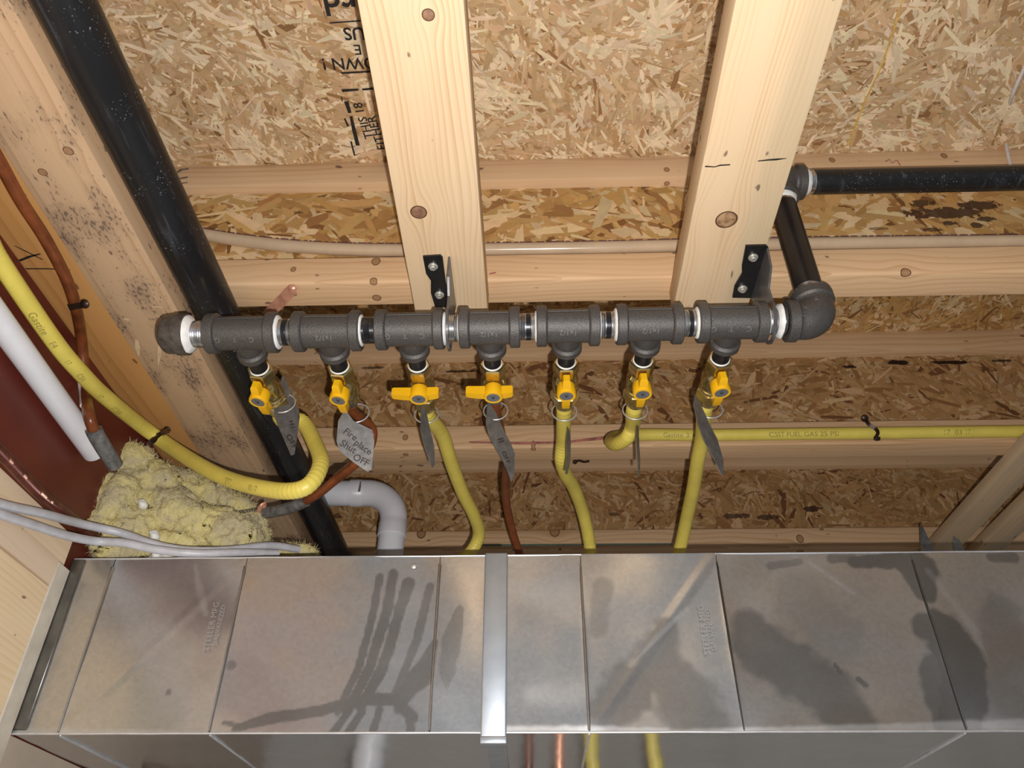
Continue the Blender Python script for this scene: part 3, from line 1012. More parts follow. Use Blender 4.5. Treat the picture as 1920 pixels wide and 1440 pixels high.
# ------------------------------------------------------------------ black drain pipe
PD = thing('drain_pipe', 'thick black plastic drain pipe running back along the mouldy plate', 'pipe', (-0.408, 1.0, 0.692))
pts = [Vector((-0.412 + 0.010 * (y / 2), y, 0.692)) for y in [0.05 + 0.05 * i for i in range(48)]]
MB().tube(pts, 0.0272, 40).build('barrel', c_abs, PD)

# ------------------------------------------------------------------ gas manifold
YM = 0.70
def zm(x):
    return 0.6045 + (x + 0.411) / 0.711 * 0.0065
def mx(px):
    return at(px, 618, 'Y', YM).x
G = thing('gas_manifold', 'black iron gas manifold of seven tees in a row below the joists', 'manifold', (-0.05, YM, 0.607))
tee_px = [(393, 523), (553, 678), (707, 833), (862, 975), (1006, 1124), (1156, 1280), (1309, 1438)]
RB, RR, RN = 0.0242, 0.0200, 0.0160
BR = 0.042          # centre to branch mouth
def tee_mesh(L):
    h = L / 2
    b = MB()
    b.lathe([(-h, RN), (-h, RB - .0012), (-h + .0012, RB), (-h + .0105, RB), (-h + .0118, RB - .001), (-h + .0128, RR), (h - .0128, RR), (h - .0118, RB - .001), (h - .0105, RB), (h - .0012, RB), (h, RB - .0012), (h, RN)], 48, frame((0, 0, 0), (0, -1, 0), (1, 0, 0)))
    b.lathe([(0.0, .0175), (0.018, .0172), (BR - .011, .0148), (BR - .0095, .0172), (BR - .0085, .0182), (BR - .001, .0182), (BR, .0174), (BR, .0106)], 40)
    # casting seam along the run
    b.box((-h + .013, -RR - .0004, .0050), (h - .013, -RR + .004, .0058), .0003)
    return b
teeX = []
marks = {0: ('G', '1', 'C'), 1: ('1x1/2',), 2: ('G', 'T', 'C'), 3: ('1x1/2',), 4: ('1x1/2',), 5: ('1x1/2',), 6: ('G', 'T', 'C')}
for k, (a, b) in enumerate(tee_px):
    xa, xb = mx(a), mx(b)
    xc = (xa + xb) / 2
    teeX.append((xa, xb, xc))
    t = tee_mesh(xb - xa)
    t.V = [(v[0] + xc, v[1] + YM, v[2] + zm(xc)) for v in t.V]
    tee = t.build('tee', c_iron, G, True, 35)
    # raised casting marks wrapped on the lower side, upside down from here
    mb = MB()
    items = [(marks[k][0], 0.0, 0.0090)] if len(marks[k]) == 1 else [(marks[k][0], .024, .009), (marks[k][1], 0.004, .009), (marks[k][2], -.016, .009)]
    for s, off, size in items:
        V, Fc = text_geo(s, size, 0.0001)
        P = []
        for v in V:
            th = radians(-63) + (-v.y) / RR       # angle about X from -Y towards -Z
            r = RR + 0.0004
            P.append((xc - off - v.x * 1.0 if False else xc - off - v.x, YM - cos(th) * r, zm(xc) + sin(th) * r))
        mb.add(P, Fc)
    if mb.V:
        link('casting_mark', mesh(mb.V, mb.F, False), c_iron2, tee)

def nipple(xa, xb, bare=True, dark=False):
    """threaded pipe nipple between xa and xb"""
    prof = []
    n = max(14, int((xb - xa) / 0.0005))
    for i in range(n + 1):
        t = xa + (xb - xa) * i / n
        e = min(t - xa, xb - t)
        mid = bare and e > (xb - xa) * 0.40
        r = RN if mid else RN - 0.0003 + 0.00035 * sin(2 * pi * (t) / 0.0021)
        prof.append((t, r, 2 if dark else (1 if mid else 0)))
    return prof
gaps = [(mx(356), teeX[0][0], False, False)]
for k in range(6):
    gaps.append((teeX[k][1], teeX[k + 1][0], k != 1 and k != 2, k == 1))
gaps.append((teeX[6][1], mx(1466), False, False))
for (xa, xb, bare, dark) in gaps:
    xc = (xa + xb) / 2
    MB().lathe([(t - xc, r, m) for t, r, m in nipple(xa - .004, xb + .004, bare, dark)], 40, alongX(xc, YM, zm(xc))).build('nipple', [c_silver, plain('bare_black_band', (0.02, 0.022, 0.028), 0.3, 0.4, 0.2, 60), plain('dark_thread', (0.10, 0.10, 0.11), 0.25, 0.9, 0.3, 90)], G, True, 60)
# pipe dope squeezed out at the joints: (x, side, thickness)
def dope(x, sgn, th, big=1.0):
    xc = x
    def wob(k, a):
        return (0.05 * noise.noise(Vector((cos(a) * 2.2, sin(a) * 2.2, x * 50 + k))) + 0.03 * noise.noise(Vector((cos(a) * 7, sin(a) * 7, x * 90)))) * (k not in (0, 4))
    pr = [(0, RN * .99), (sgn * -.0004, RN * 1.18 * big), (sgn * th * .45, RN * 1.17 * big), (sgn * th, RN * 1.06), (sgn * th * 1.1, RN * .98)]
    if sgn < 0:
        pr = pr[::-1]
    MB().lathe(pr, 40, alongX(xc, YM, zm(xc)), wob=wob, caps=False).build('pipe_dope', c_dope, G, True, 80)
dope(teeX[0][1], 1, .0026, 1.06)
dope(teeX[1][1], 1, .0020)
dope(teeX[2][1], 1, .0030, 1.05)
dope(teeX[3][0], -1, .0016, .97)
dope(teeX[4][0], -1, .0018, .98)
dope(teeX[4][1], 1, .0014, .95)
dope(teeX[5][0], -1, .0024, 1.04)
dope(teeX[5][1], 1, .0014)
dope(teeX[6][0], -1, .0022, 1.0)
dope(teeX[6][1], 1, .0030, 1.08)
dope(mx(1466), -1, .0045, 1.10)
dope(mx(356), 1, .0068, 1.20)
# end cap
x0, x1 = mx(308), mx(357)
xc = x0
capm = MB().lathe([(0.0, 0.0), (0.0, .012), (.002, .0185), (.006, .0222), (.011, .0230), (x1 - x0 - .0125, .0232), (x1 - x0 - .012, .0248), (x1 - x0 - .001, .0248), (x1 - x0, .0236), (x1 - x0, RN)], 48, alongX(xc, YM, zm(xc)), caps=False)
capm.build('end_cap', plain('worn_iron_cap', (0.115, 0.100, 0.088), 0.45, 0.4, 0.3, 120, 0.2), G, True, 35)

def elbow_mesh(c, a, b, L=0.038, r=0.0215, rb=0.0245, band=0.012, bend=0.020):
    c, a, b = Vector(c), Vector(a), Vector(b)
    P, Rr = [], []
    def leg(d, flip):
        q = []
        for t, rad in [(L, RN), (L, rb - .001), (L - .001, rb), (L - band + .002, rb), (L - band, r + .0005), (L - band - .0012, r)]:
            q.append((c + d * t, rad))
        return q
    A = leg(a, 0)
    for p, q in A:
        P.append(p); Rr.append(q)
    # arc between legs
    ca = c + (a + b) * bend
    for i in range(13):
        t = i / 12 * pi / 2
        P.append(ca - b * bend * cos(t) - a * bend * sin(t))
        Rr.append(r + 0.0012 * sin(2 * t))
    for p, q in A[::-1]:
        pass
    for p, q in leg(b, 1)[::-1]:
        P.append(p); Rr.append(q)
    m = MB()
    # explicit frames so coincident points keep the right direction
    V, Fc = [], []
    nside = a.cross(b)
    n = 40
    for k, p in enumerate(P):
        if k < len(A):
            t = -a
        elif k >= len(P) - len(A):
            t = b
        else:
            u = (k - len(A)) / 12 * pi / 2
            t = -a * cos(u) + b * sin(u)
        w = t.cross(nside)
        for i in range(n):
            q = 2 * pi * i / n
            V.append(p + (nside * cos(q) + w * sin(q)) * Rr[k])
    for k in range(len(P) - 1):
        for i in range(n):
            j = (i + 1) % n
            Fc.append([k * n + i, k * n + j, (k + 1) * n + j, (k + 1) * n + i])
    m.add(V, Fc)
    return m
XE = 0.3345
ZE = zm(0.30)
elb = elbow_mesh((XE, YM, ZE), (-1, 0, 0), (0, 0, 1), 0.038, 0.0222, 0.0250, 0.013).build('elbow', c_iron, G, True, 40)
mk = MB()
for s, px, py, sz, an in [('C', 1507, 590, .010, 30), ('P', 1512, 577, .008, 60), ('2', 1528, 563, .012, 120)]:
    V, Fc = text_geo(s, sz, 0.0002)
    p = at(px, py, 'Y', YM - 0.0228)
    a = radians(an)
    mk.add(V, Fc, 0, frame(p, (cos(a), 0.25, sin(a)), (-sin(a), 0.1, cos(a))))
link('casting_mark', mesh(mk.V, mk.F, False), c_iron2, elb)

# ------------------------------------------------------------------ supply pipe that feeds it
SP = thing('supply_pipe', 'black steel supply pipe rising from the manifold elbow and turning right', 'pipe', (XE, YM, 0.66))
ZS = 0.858
MB().lathe([(0.036, RN, 0), (0.048, RN, 0), (0.0485, .0167, 1), (ZS - ZE - .048, .0167, 0), (ZS - ZE - .036, RN, 0)], 40, frame((XE, YM, ZE), (1, 0, 0), (0, 0, 1))).build('riser', [c_silver, c_blacksteel], SP, True, 40)
elbow_mesh((XE, YM, ZS), (0, 0, -1), (1, 0, 0), 0.036, 0.0205, 0.0235, 0.012).build('elbow', c_iron, SP, True, 40)
MB().lathe([(0.034, RN, 0), (0.048, RN, 0), (0.0485, .0167, 1), (1.6, .0167, 1)], 40, alongX(XE, YM, ZS)).build('run', [c_silver, abs_mat('scuffed_black_pipe')], SP, True, 40)
MB().lathe([(0, RN), (0.0003, .0190), (0.003, .0185), (0.006, .0168), (0.007, RN)], 32, alongX(XE + 0.0362, YM, ZS), caps=False, wob=lambda k, a: 0.06 * noise.noise(Vector((cos(a) * 3, sin(a) * 3, k)))).build('pipe_dope', c_dope, SP, True, 80)
MB().lathe([(0, RN), (-0.0003, .0190), (-0.003, .0186), (-0.007, .0172), (-0.009, RN)][::-1], 32, frame((XE, YM, ZS - 0.0362), (1, 0, 0), (0, 0, 1)), caps=False, wob=lambda k, a: 0.06 * noise.noise(Vector((cos(a) * 3, sin(a) * 3, k + 5)))).build('pipe_dope', c_dope, SP, True, 80)

# ------------------------------------------------------------------ brackets
def bracket(lab, px_list, xr, yscrews):
    """angle plate screwed under a board, its leg dropping to a ring round the pipe"""
    pts = [at(x, y, 'Z', ZN - 0.0016) for x, y in px_list]
    ycl = max(p.y for p in pts)
    B = thing('pipe_bracket', lab, 'bracket', (xr, YM, zm(xr) - 0.026), 'black pipe brackets')
    V, Fc = plate_geo([(p.x, p.y) for p in pts], (), 0.0026)
    MB().add([(v.x, v.y, v.z + ZN - 0.0016) for v in V], Fc).build('base_plate', c_bracket, B, False)
    zc = zm(xr)
    y0, y1 = min(p.y for p in pts) + 0.004, ycl
    out = [(y0, ZN - 0.0005), (y1, ZN - 0.0005)]
    a0, a1 = radians(20), radians(-200)
    ring = [(YM + 0.0268 * cos(a0 + (a1 - a0) * i / 30), zc + 0.0268 * sin(a0 + (a1 - a0) * i / 30)) for i in range(31)]
    out += [(YM + 0.024, zc + 0.030)] + ring + [(YM - 0.0235, zc + 0.030), (y0 + .004, ZN - 0.03)]
    V, Fc = plate_geo(out, [circle(YM, zc, 0.0226, 32)], 0.0026)
    MB().add([(xr + v.z, v.x, v.y) for v in V], Fc).build('hanger_leg', plain('bracket_leg', (0.15, 0.145, 0.155), 0.35, 0.5, 0.2, 60), B, False)
    for (x, y) in yscrews:
        p = at(x, y, 'Z', ZN - 0.003)
        s = MB().lathe([(0, .0058), (.001, .0058), (.0012, .0042), (.0042, .0040), (.0050, .0028), (.0046, .0)], 18, frame(p, (1, 0, 0), (0, 0, -1)), caps=False)
        s.build('screw', c_screw, B, True, 30)
    return B
bracket('black steel pipe bracket screwed to the left pale board', [(793, 480), (826, 478), (830, 482), (842, 575), (816, 575), (808, 548), (808, 525), (799, 512)], mx(842), [(812, 499), (824, 552)])
bracket('black steel pipe bracket screwed to the right pale board', [(1398, 460), (1436, 459), (1440, 463), (1422, 558), (1373, 557), (1377, 536), (1391, 512), (1391, 497)], mx(1446), [(1412, 482), (1392, 541)])

# ------------------------------------------------------------------ valves
def cached(mb, angle=40):
    return mesh(mb.V, mb.F, True, mb.I if any(mb.I) else None, angle)
VY0 = YM + BR
def hexr(prof, M=None, n=6):
    return prof
vb = MB()
vb.lathe([(-.002, .0102, 1), (.003, .0104, 1), (.006, .0107, 1), (.010, .0105, 1), (.014, .0107, 1), (.0245, .0107, 2), (.0256, .0114, 2), (.0266, .0130, 2), (.0276, .0134, 0)], 32)
vb.lathe([(.026, .0148), (.0275, .0164), (.044, .0164), (.0455, .0152)], 6, ph=0)
vb.lathe([(.042, .0136), (.049, .0136), (.053, .0154), (.060, .0166), (.070, .0168), (.078, .0158), (.083, .0140), (.092, .0136)], 36)
vb.lathe([(0.010, .0052), (.0122, .0062), (.0135, .0062), (.019, .0046)], 16, frame((0, .055, 0), (1, 0, 0), (0, 0, -1)))   # stem boss
vb.box((-.0012, .0445, -.0205), (.0012, .0475, -.0125), .0004)                                   # handle stop
me_body = cached(vb, 35)
for m in (c_brass, c_blacksteel, c_dope):
    me_body.materials.append(m)
nb = MB()
nb.lathe([(.0845, .0160), (.0865, .0188), (.1005, .0188), (.1025, .0170)], 6, ph=0)
nb.lathe([(.101, .0152), (.109, .0148), (.111, .0128), (.116, .0124)], 28)
nb.lathe([(.080, .0150), (.0815, .0162), (.0855, .0162), (.087, .0150)], 36)
me_nut = cached(nb, 35)
me_nut.materials.append(c_brass_l)
ns = MB()
ns.lathe([(.080, .0130), (.0815, .0146), (.094, .0146), (.0955, .0132)], 6, ph=0)
ns.lathe([(.094, .0100), (.102, .0096), (.103, .0070), (.106, .0068)], 24)
me_nut2 = cached(ns, 35)
me_nut2.materials.append(c_nickel)
# handle: hub with two tapered wings, long wing towards local +Y
hb = MB()
hb.lathe([(-.002, .0104), (0, .0116), (.013, .0120), (.0152, .0112), (.0152, .0086), (.0146, .0084)], 32, frame((0, 0, 0), (1, 0, 0), (0, 0, -1)))
def wing(L, w0, w1, h):
    V = []
    for (t, w, z0, z1) in [(.006, w0, -.0005, -h), (L * .6, (w0 + w1) / 2, 0.0, -h * .95), (L - .002, w1, 0.0006, -h * .82), (L, w1 * .75, .0, -h * .74)]:
        V += [(-w, t, z0), (w, t, z0), (w, t, z1), (-w, t, z1)]
    Fc = []
    for k in range(3):
        for i in range(4):
            j = (i + 1) % 4
            Fc.append([k * 4 + i, k * 4 + j, (k + 1) * 4 + j, (k + 1) * 4 + i])
    Fc.append([12, 13, 14, 15])
    return V, Fc
V, Fc = wing(.0345, .0056, .0046, .0128)
hb.add(V, Fc)
V, Fc = wing(.0245, .0056, .0048, .0128)
hb.add([(-v[0], -v[1], v[2]) for v in V], Fc)
me_handle = cached(hb, 30)
me_handle.materials.append(c_yel)
cb = MB().lathe([(.0140, .0088), (.0149, .0086), (.0150, .0)], 28, frame((0, 0, 0), (1, 0, 0), (0, 0, -1)), caps=False)
me_cap = cached(cb)
me_cap.materials.append(c_cap)
V, Fc = text_geo('V', .0075, .0002)
me_capt = mesh([(v.x, -v.y, -.0153) for v in V], Fc, False)
me_capt.materials.append(c_blackink)

vlab = ['brass gas valve nearest the end cap, yellow handle in line with its pipe',
        'brass gas valve with yellow handle in line, above the fireplace tag',
        'brass gas valve on the third tee, yellow handle turned crosswise over yellow tube',
        'brass gas valve on the middle tee, yellow handle turned crosswise over brown tube',
        'brass gas valve on the fifth tee, its in-line handle right of two crosswise handles',
        'brass gas valve on the sixth tee whose yellow tube hooks left behind it',
        'brass gas valve nearest the right bracket, yellow handle in line']
roll = [8, 6, 0, 0, 0, 0, -4]
closed = [0, 0, 1, 1, 0, 0, 0]
small = [0, 1, 0, 1, 0, 0, 0]
VEND = []
for k in range(7):
    xc = teeX[k][2]
    loc = Vector((xc, VY0, zm(xc)))
    rot = Matrix.Rotation(radians(roll[k]), 3, 'Y')
    v = thing('gas_valve', vlab[k], 'valve', loc, 'yellow-handled gas valves', rot)
    def kid(nm, me, par, loc_=None, rz=0, label=None):
        o = bpy.data.objects.new(nm, me)
        COL.objects.link(o)
        o.parent = par
        if loc_ is not None:
            o.location = loc_
        o.rotation_euler = (0, 0, rz)
        if label:
            o['label'] = label
        return o
    kid('body', me_body, v)
    kid('nut', me_nut2 if small[k] else me_nut, v)
    h = kid('handle', me_handle, v, (0, .055, -.0165), pi / 2 if closed[k] else 0, 'yellow plastic handle')
    kid('handle_cap', me_cap, h)
    kid('cap_mark', me_capt, h, None, -pi / 2 if closed[k] else 0)
    VEND.append(Vector((xc, VY0 + (.1065 if small[k] else .1165), zm(xc))))

# ------------------------------------------------------------------ gas tubes
def gas_tube(name, lab, ctrl, r, m, ripple=0.0003, group=None, step=0.0016, bendy=0.0):
    P = spline(ctrl, step)
    mid = P[len(P) // 2]
    t = thing(name, lab, 'tube', mid, group)
    # ridges show where the tube is bent
    K = [0.0] * len(P)
    for i in range(4, len(P) - 4):
        a = (P[i] - P[i - 4]).normalized()
        b = (P[i + 4] - P[i]).normalized()
        K[i] = a.angle(b, 0)
    for _ in range(12):
        K = [K[max(i - 1, 0)] * .3 + K[i] * .4 + K[min(i + 1, len(K) - 1)] * .3 for i in range(len(K))]
    def rad(i):
        return r * (1 + bendy * max(0, noise.noise(Vector((i * .6, r * 900, 0))))) + ripple * min(1, K[i] * 9) * cos(i * pi / 2)
    MB().tube(P, rad, 20).build('jacket' if m is c_csst else 'tubing', m, t, True, 180)
    return t, P

def tube_text(t, P, items, r, mat_, nref):
    """print wrapped on a tube; items: (s fraction, text, size)"""
    mb = MB()
    for frac, txt, size, sgn in items:
        i = int(frac * (len(P) - 1))
        V, Fc = text_geo(txt, size)
        tg = (P[min(i + 3, len(P) - 1)] - P[max(i - 3, 0)]).normalized() * sgn
        n = Vector(nref)
        n = (n - tg * n.dot(tg)).normalized()
        b = n.cross(tg)
        out = []
        for v in V:
            a = v.y / r
            # follow the curve
            ii = min(max(i + sgn * v.x / (P[1] - P[0]).length, 0), len(P) - 1.001)
            j = int(ii)
            c = P[j].lerp(P[j + 1], ii - j)
            out.append(c + (n * cos(a) + b * sin(a)) * (r + 0.0006))
        mb.add(out, Fc)
    o = link('print', mesh(mb.V, mb.F, False), mat_, t)
    return o

RC = 0.0105
zt = ZN - RC - 0.004
e = VEND
c1 = [e[0], e[0] + Vector((0, .024, 0)), at(566, 790, 'Y', .905), at(590, 830, 'Y', .89), at(601, 872, 'Y', .86), at(570, 915, 'Y', .845), at(500, 917, 'Y', .865), at(400, 886, 'Y', .92),
      at(292, 818, 'X', -.560), at(200, 746, 'X', -.566), at(150, 697, 'X', -.5655), at(100, 637, 'X', -.571), at(0, 490, 'X', -.576), at(-60, 388, 'X', -.578)]
c1.append(c1[-1] + (c1[-1] - c1[-2]) * 4)
c1[-1].z = .655
t1, P1 = gas_tube('gas_tube', 'yellow gas tube from the leftmost valve looping left under the plate', c1, RC, c_csst, 0.00028, 'yellow gas tubes')
L1 = len(P1)
def fy(x, y, X):
    q = at(x, y, 'X', X)
    return min(range(len(P1)), key=lambda i: (P1[i] - q).length) / (len(P1) - 1)
def fp(p):
    return min(range(len(P1)), key=lambda i: (P1[i] - p).length) / (len(P1) - 1)
tube_text(t1, P1, [(fp(at(485, 917, 'Y', .87)), '03 17', .010, -1), (fp(at(438, 902, 'Y', .895)), '[FT]', .010, -1), (fy(215, 757, -.566), '17 3/4', .009, -1), (fy(185, 730, -.566), '17', .009, -1), (fy(152, 690, -.566), 'CSA', .009, -1), (fy(128, 665, -.568), '17', .009, -1), (fy(103, 628, -.571), 'E4', .010, -1), (fy(75, 590, -.573), 'Gastite', .012, -1)], RC, c_ink, (0.25, -0.75, -0.6))
c3 = [e[2], e[2] + Vector((0, .02, 0)), at(829, 815, 'Y', .95), at(847, 870, 'Y', 1.03), at(868, 925, 'Y', 1.11), at(888, 965, 'Y', 1.17), at(898, 1000, 'Y', 1.22), at(885, 1032, 'Y', 1.24), at(855, 1062, 'Y', 1.245), at(800, 1150, 'Y', 1.25), at(780, 1400, 'Y', 1.25)]
gas_tube('gas_tube', 'yellow gas tube from the third valve curling left at the duct', c3, RC, c_csst, 0.0003, 'yellow gas tubes')
c5 = [e[4], e[4] + Vector((0, .02, 0)), at(1056, 825, 'Y', .96), at(1053, 862, 'Y', 1.0), at(1060, 888, 'Y', 1.045), at(1076, 915, 'Y', 1.10), at(1092, 958, 'Y', 1.17), at(1103, 1005, 'Y', 1.22), at(1108, 1050, 'Y', 1.245), at(1110, 1150, 'Y', 1.25), at(1112, 1400, 'Y', 1.25), Vector((.07, 1.25, -.4))]
gas_tube('gas_tube', 'yellow gas tube from the fifth valve bending once then dropping behind duct', c5, RC * .98, c_csst, 0.0003, 'yellow gas tubes')
z6 = at(1645, 812, 'Y', JF[1] - .012).z
c6 = [e[5], e[5] + Vector((-.001, .02, -.001)), at(1186, 798, 'Y', .935), at(1176, 820, 'Y', .955), at(1157, 832, 'Y', .985), at(1146, 829, 'Y', 1.03), at(1152, 821, 'Y', 1.085), at(1185, 816, 'Y', 1.120), at(1230, 815, 'Y', 1.130)] + [Vector((at(x, 812, 'Y', 1.131).x, 1.131, z6)) for x in (1320, 1450, 1645, 1800, 1940)] + [Vector((1.5, 1.131, z6))]
t6, P6 = gas_tube('gas_tube', 'yellow gas tube hooking left then running right along the second joist', c6, RC, c_csst, 0.0002, 'yellow gas tubes')
def fr(P, x):
    i0 = min(range(len(P)), key=lambda i: P[i].x)
    return min(range(i0, len(P)), key=lambda i: abs(P[i].x - x)) / (len(P) - 1)
tube_text(t6, P6, [(fr(P6, at(1270, 812, 'Y', 1.131).x), 'Gastite 3/4', .011, 1), (fr(P6, at(1500, 812, 'Y', 1.131).x), 'CSST FUEL GAS 25 PSI', .011, 1), (fr(P6, at(1790, 812, 'Y', 1.131).x), '17  03 17', .012, 1)], RC, c_ink, (0, -0.8, -0.6))
c7 = [e[6], e[6] + Vector((-.001, .02, -.001)), at(1317, 820, 'Y', .96), at(1308, 865, 'Y', 1.02), at(1300, 915, 'Y', 1.09), at(1288, 970, 'Y', 1.17), at(1277, 1020, 'Y', 1.225), at(1266, 1060, 'Y', 1.245), at(1250, 1150, 'Y', 1.25), at(1230, 1400, 'Y', 1.25), Vector((.17, 1.25, -.4))]
gas_tube('gas_tube', 'yellow gas tube from the rightmost valve running straight to the duct', c7, RC, c_csst, 0.0002, 'yellow gas tubes')
# brown coated copper
RK = 0.0066
c2 = [e[1], e[1] + Vector((0, .02, 0)), at(698, 805, 'Y', .915), at(690, 845, 'Y', .93), at(664, 872, 'Y', .95), at(625, 903, 'Y', .98), at(590, 930, 'Y', 1.0), at(540, 953, 'Y', 1.03), at(480, 964, 'Y', 1.06), at(430, 968, 'Y', 1.09), at(380, 962, 'Y', 1.12)]
t2, P2 = gas_tube('copper_tube', 'brown coated copper tube from the second valve curving left into the wool', c2, RK, c_browncu, 0, 'brown coated copper tubes')
i0 = int(.50 * len(P2))
sl = MB().tube(P2[i0:], 0.0088, 16)
sl.build('foam_sleeve', c_sleeve, t2)
c4 = [e[3], e[3] + Vector((0, .02, 0)), at(940, 815, 'Y', .94), at(952, 865, 'Y', 1.02), at(948, 905, 'Y', 1.08), at(950, 945, 'Y', 1.14), at(962, 1000, 'Y', 1.2), at(976, 1045, 'Y', 1.24), at(985, 1100, 'Y', 1.245), at(990, 1400, 'Y', 1.245), Vector((-.01, 1.25, -.4))]
gas_tube('copper_tube', 'brown coated copper tube from the middle valve dropping behind the duct', c4, RK, c_browncu, 0, 'brown coated copper tubes')
cb_ = [at(-40, 235, 'Z', .672), at(0, 305, 'Z', .672), at(40, 378, 'Z', .670), at(85, 448, 'Z', .668), at(123, 520, 'Z', .668), at(142, 575, 'Z', .668), at(152, 630, 'X', -.596), at(157, 690, 'X', -.602), at(160, 730, 'X', -.598), at(166, 775, 'X', -.553), at(177, 808, 'X', -.547), at(195, 840, 'X', -.545), at(216, 872, 'X', -.543)]
cb_.insert(0, cb_[0] + (cb_[0] - cb_[1]) * 4)
tb, Pb = gas_tube('copper_tube', 'brown coated copper tube curving down the orange plate beside the yellow tube', cb_, RK * 1.05, c_browncu, 0, 'brown coated copper tubes')
i0 = min(range(len(Pb)), key=lambda i: (Pb[i] - at(176, 806, 'X', -.547)).length)
MB().tube(Pb[i0:], 0.0100, 16).build('foam_sleeve', c_sleeve, tb)
ia, ib = [min(range(len(Pb)), key=lambda i: abs(Pb[i].z - zz)) for zz in (at(158, 708, 'X', -.600).z, at(164, 762, 'X', -.566).z)]
lbp = [p + Vector((-.0030, -.0042, -.0038)) for p in Pb[ia:ib]]
MB().tube(lbp, .0030, 8).build('bare_patch', plain('pinkish_label', (0.66, 0.56, 0.56), 0.5), tb)
cl_ = [at(-60, 790, 'X', XW + .010), at(0, 847, 'X', XW + .010), at(75, 925, 'X', XW + .010), at(150, 985, 'X', XW + .006), Vector((XW + .004, 1.05, .478)), Vector((XW + .002, 1.4, .47))]
cl_.insert(0, cl_[0] + (cl_[0] - cl_[1]) * 3)
tl, Pl = gas_tube('copper_tube', 'scratched brown copper tube above the timber wall plate, lower left', cl_, RK * 1.1, plain('scratched_brown_copper', (0.15, 0.042, 0.028), 0.33, 0.3, 0.3, 60), 0, 'brown coated copper tubes')
c_scuff = plain('bright_copper_scuff', (0.62, 0.36, 0.27), 0.4, 0.5, 0.4, 200)
for px_, l in [(12, 6), (40, 5), (72, 9), (90, 4)]:
    q0 = at(px_, 847 + (px_ / 75) * 78, 'X', XW + .010)
    i = min(range(len(Pl)), key=lambda i: (Pl[i] - q0).length)
    MB().tube([p + Vector((.0052, -.0035, -.0028)) for p in Pl[i:i + l]], 0.0024, 7).build('scuff', c_scuff, tl)

# ------------------------------------------------------------------ tags
def tag_plate(lab, outline, hang, nrm, ring, texts=(), curl=0.0):
    """aluminium tag: a real flat plate through the ring's low point, hanging with its own facing"""
    hang = Vector(hang)
    n = Vector(nrm).normalized()
    P = []
    for (x, y) in outline:
        d = ray(x, y)
        P.append(d * (hang.dot(n) / d.dot(n)))
    cen = sum(P, Vector()) / len(P)
    u = (P[1] - P[0]).normalized()
    v = n.cross(u)
    t = thing('valve_tag', lab, 'tag', hang, 'metal valve tags')
    V, Fc = plate_geo([((p - cen).dot(u), (p - cen).dot(v)) for p in P], (), 0.0008)
    W_ = [cen + u * q.x + v * q.y + n * q.z for q in V]
    me = mesh(W_, Fc, False)
    link('plate', me, c_tag, t)
    rc, rr, tilt = ring
    mb = MB()
    rp = []
    for i in range(41):
        a = 2 * pi * i / 40
        rp.append(Vector(rc) + Vector((cos(a) * rr, sin(tilt) * sin(a) * rr, cos(tilt) * sin(a) * rr)))
    mb.tube(rp, 0.0011, 8, caps=False)
    mb.build('wire_ring', c_wire, t, True, 180)
    if texts:
        tb_ = MB()
        if n.dot(cen) > 0:
            n2 = -n
        else:
            n2 = n
        for (x, y, s, size, dirpx) in texts:
            d = ray(x, y)
            p = d * (hang.dot(n) / d.dot(n)) + n2 * 0.0009
            d2 = ray(x + dirpx[0], y + dirpx[1])
            q = d2 * (hang.dot(n) / d2.dot(n)) + n2 * 0.0009
            V, Fc = text_geo(s, size, 0.00012)
            uu = (q - p).normalized()
            tb_.add(V, Fc, 0, frame(p, uu, n2.cross(uu)))
        link('writing', mesh(tb_.V, tb_.F, False), plain('brown_marker', (0.035, 0.018, 0.014), 0.6), t)
    return t

def ringof(k, rr=0.0165, dy=0.012, dx=0.0, drop=0.0):
    p = VEND[k] + Vector((dx, dy, 0))
    c = p + Vector((0, 0, (RC if not small[k] else RK) + .0012 - rr - drop))
    return (c, rr, radians(8)), c - Vector((0, 0, rr))
r_, h_ = ringof(0, .0165, -.022, .012, .0)
tag_plate('narrow-seen metal tag on the leftmost valve, in front of the black pipe', [(530, 703), (516, 745), (514, 778), (522, 800), (546, 854), (552, 852), (562, 782), (560, 768), (551, 756), (545, 735)], h_, (0.80, -0.62, -0.1), r_, [(548, 800, 'H1 .', .010, (3, 8)), (546, 828, 'OFF', .012, (4, 7))])
r_, h_ = ringof(1, .0165, .008, .006)
h_ = h_ + Vector((0, -.010, 0))
tag_plate('metal tag handwritten Fire place Shut OFF on the second valve', [(643, 773), (634, 790), (631, 827), (636, 845), (664, 868), (690, 885), (697, 880), (702, 828), (698, 806), (664, 790), (651, 774)], h_, (0.16, -0.90, -0.35), r_, [(657, 815, 'Fire', .0125, (10, 7)), (681, 839, 'place', .0125, (10, 7)), (653, 838, 'Shut', .0125, (10, 6)), (677, 863, 'OFF', .0125, (10, 5))])
r_, h_ = ringof(2, .0160, .010)
h_ = h_ + Vector((.0145, -.0095, 0))
tag_plate('bent metal tag seen nearly edge-on beside the third valve tube', [(793, 760), (789, 770), (789, 808), (796, 838), (810, 877), (815, 872), (814, 838), (805, 800), (800, 776)], h_, (0.82, -0.52, -0.1), r_)
r_, h_ = ringof(3, .0160, .010)
tag_plate('dark smudged metal tag hanging diagonally on the middle brown tube', [(914, 754), (911, 795), (917, 818), (930, 842), (945, 868), (959, 903), (964, 893), (965, 850), (957, 830), (945, 808), (930, 775), (918, 755)], h_, (0.62, -0.75, -0.15), r_, [(938, 826, 'II', .014, (3, 8)), (948, 858, 'OFF', .010, (4, 8))])
r_, h_ = ringof(4, .0165, .010)
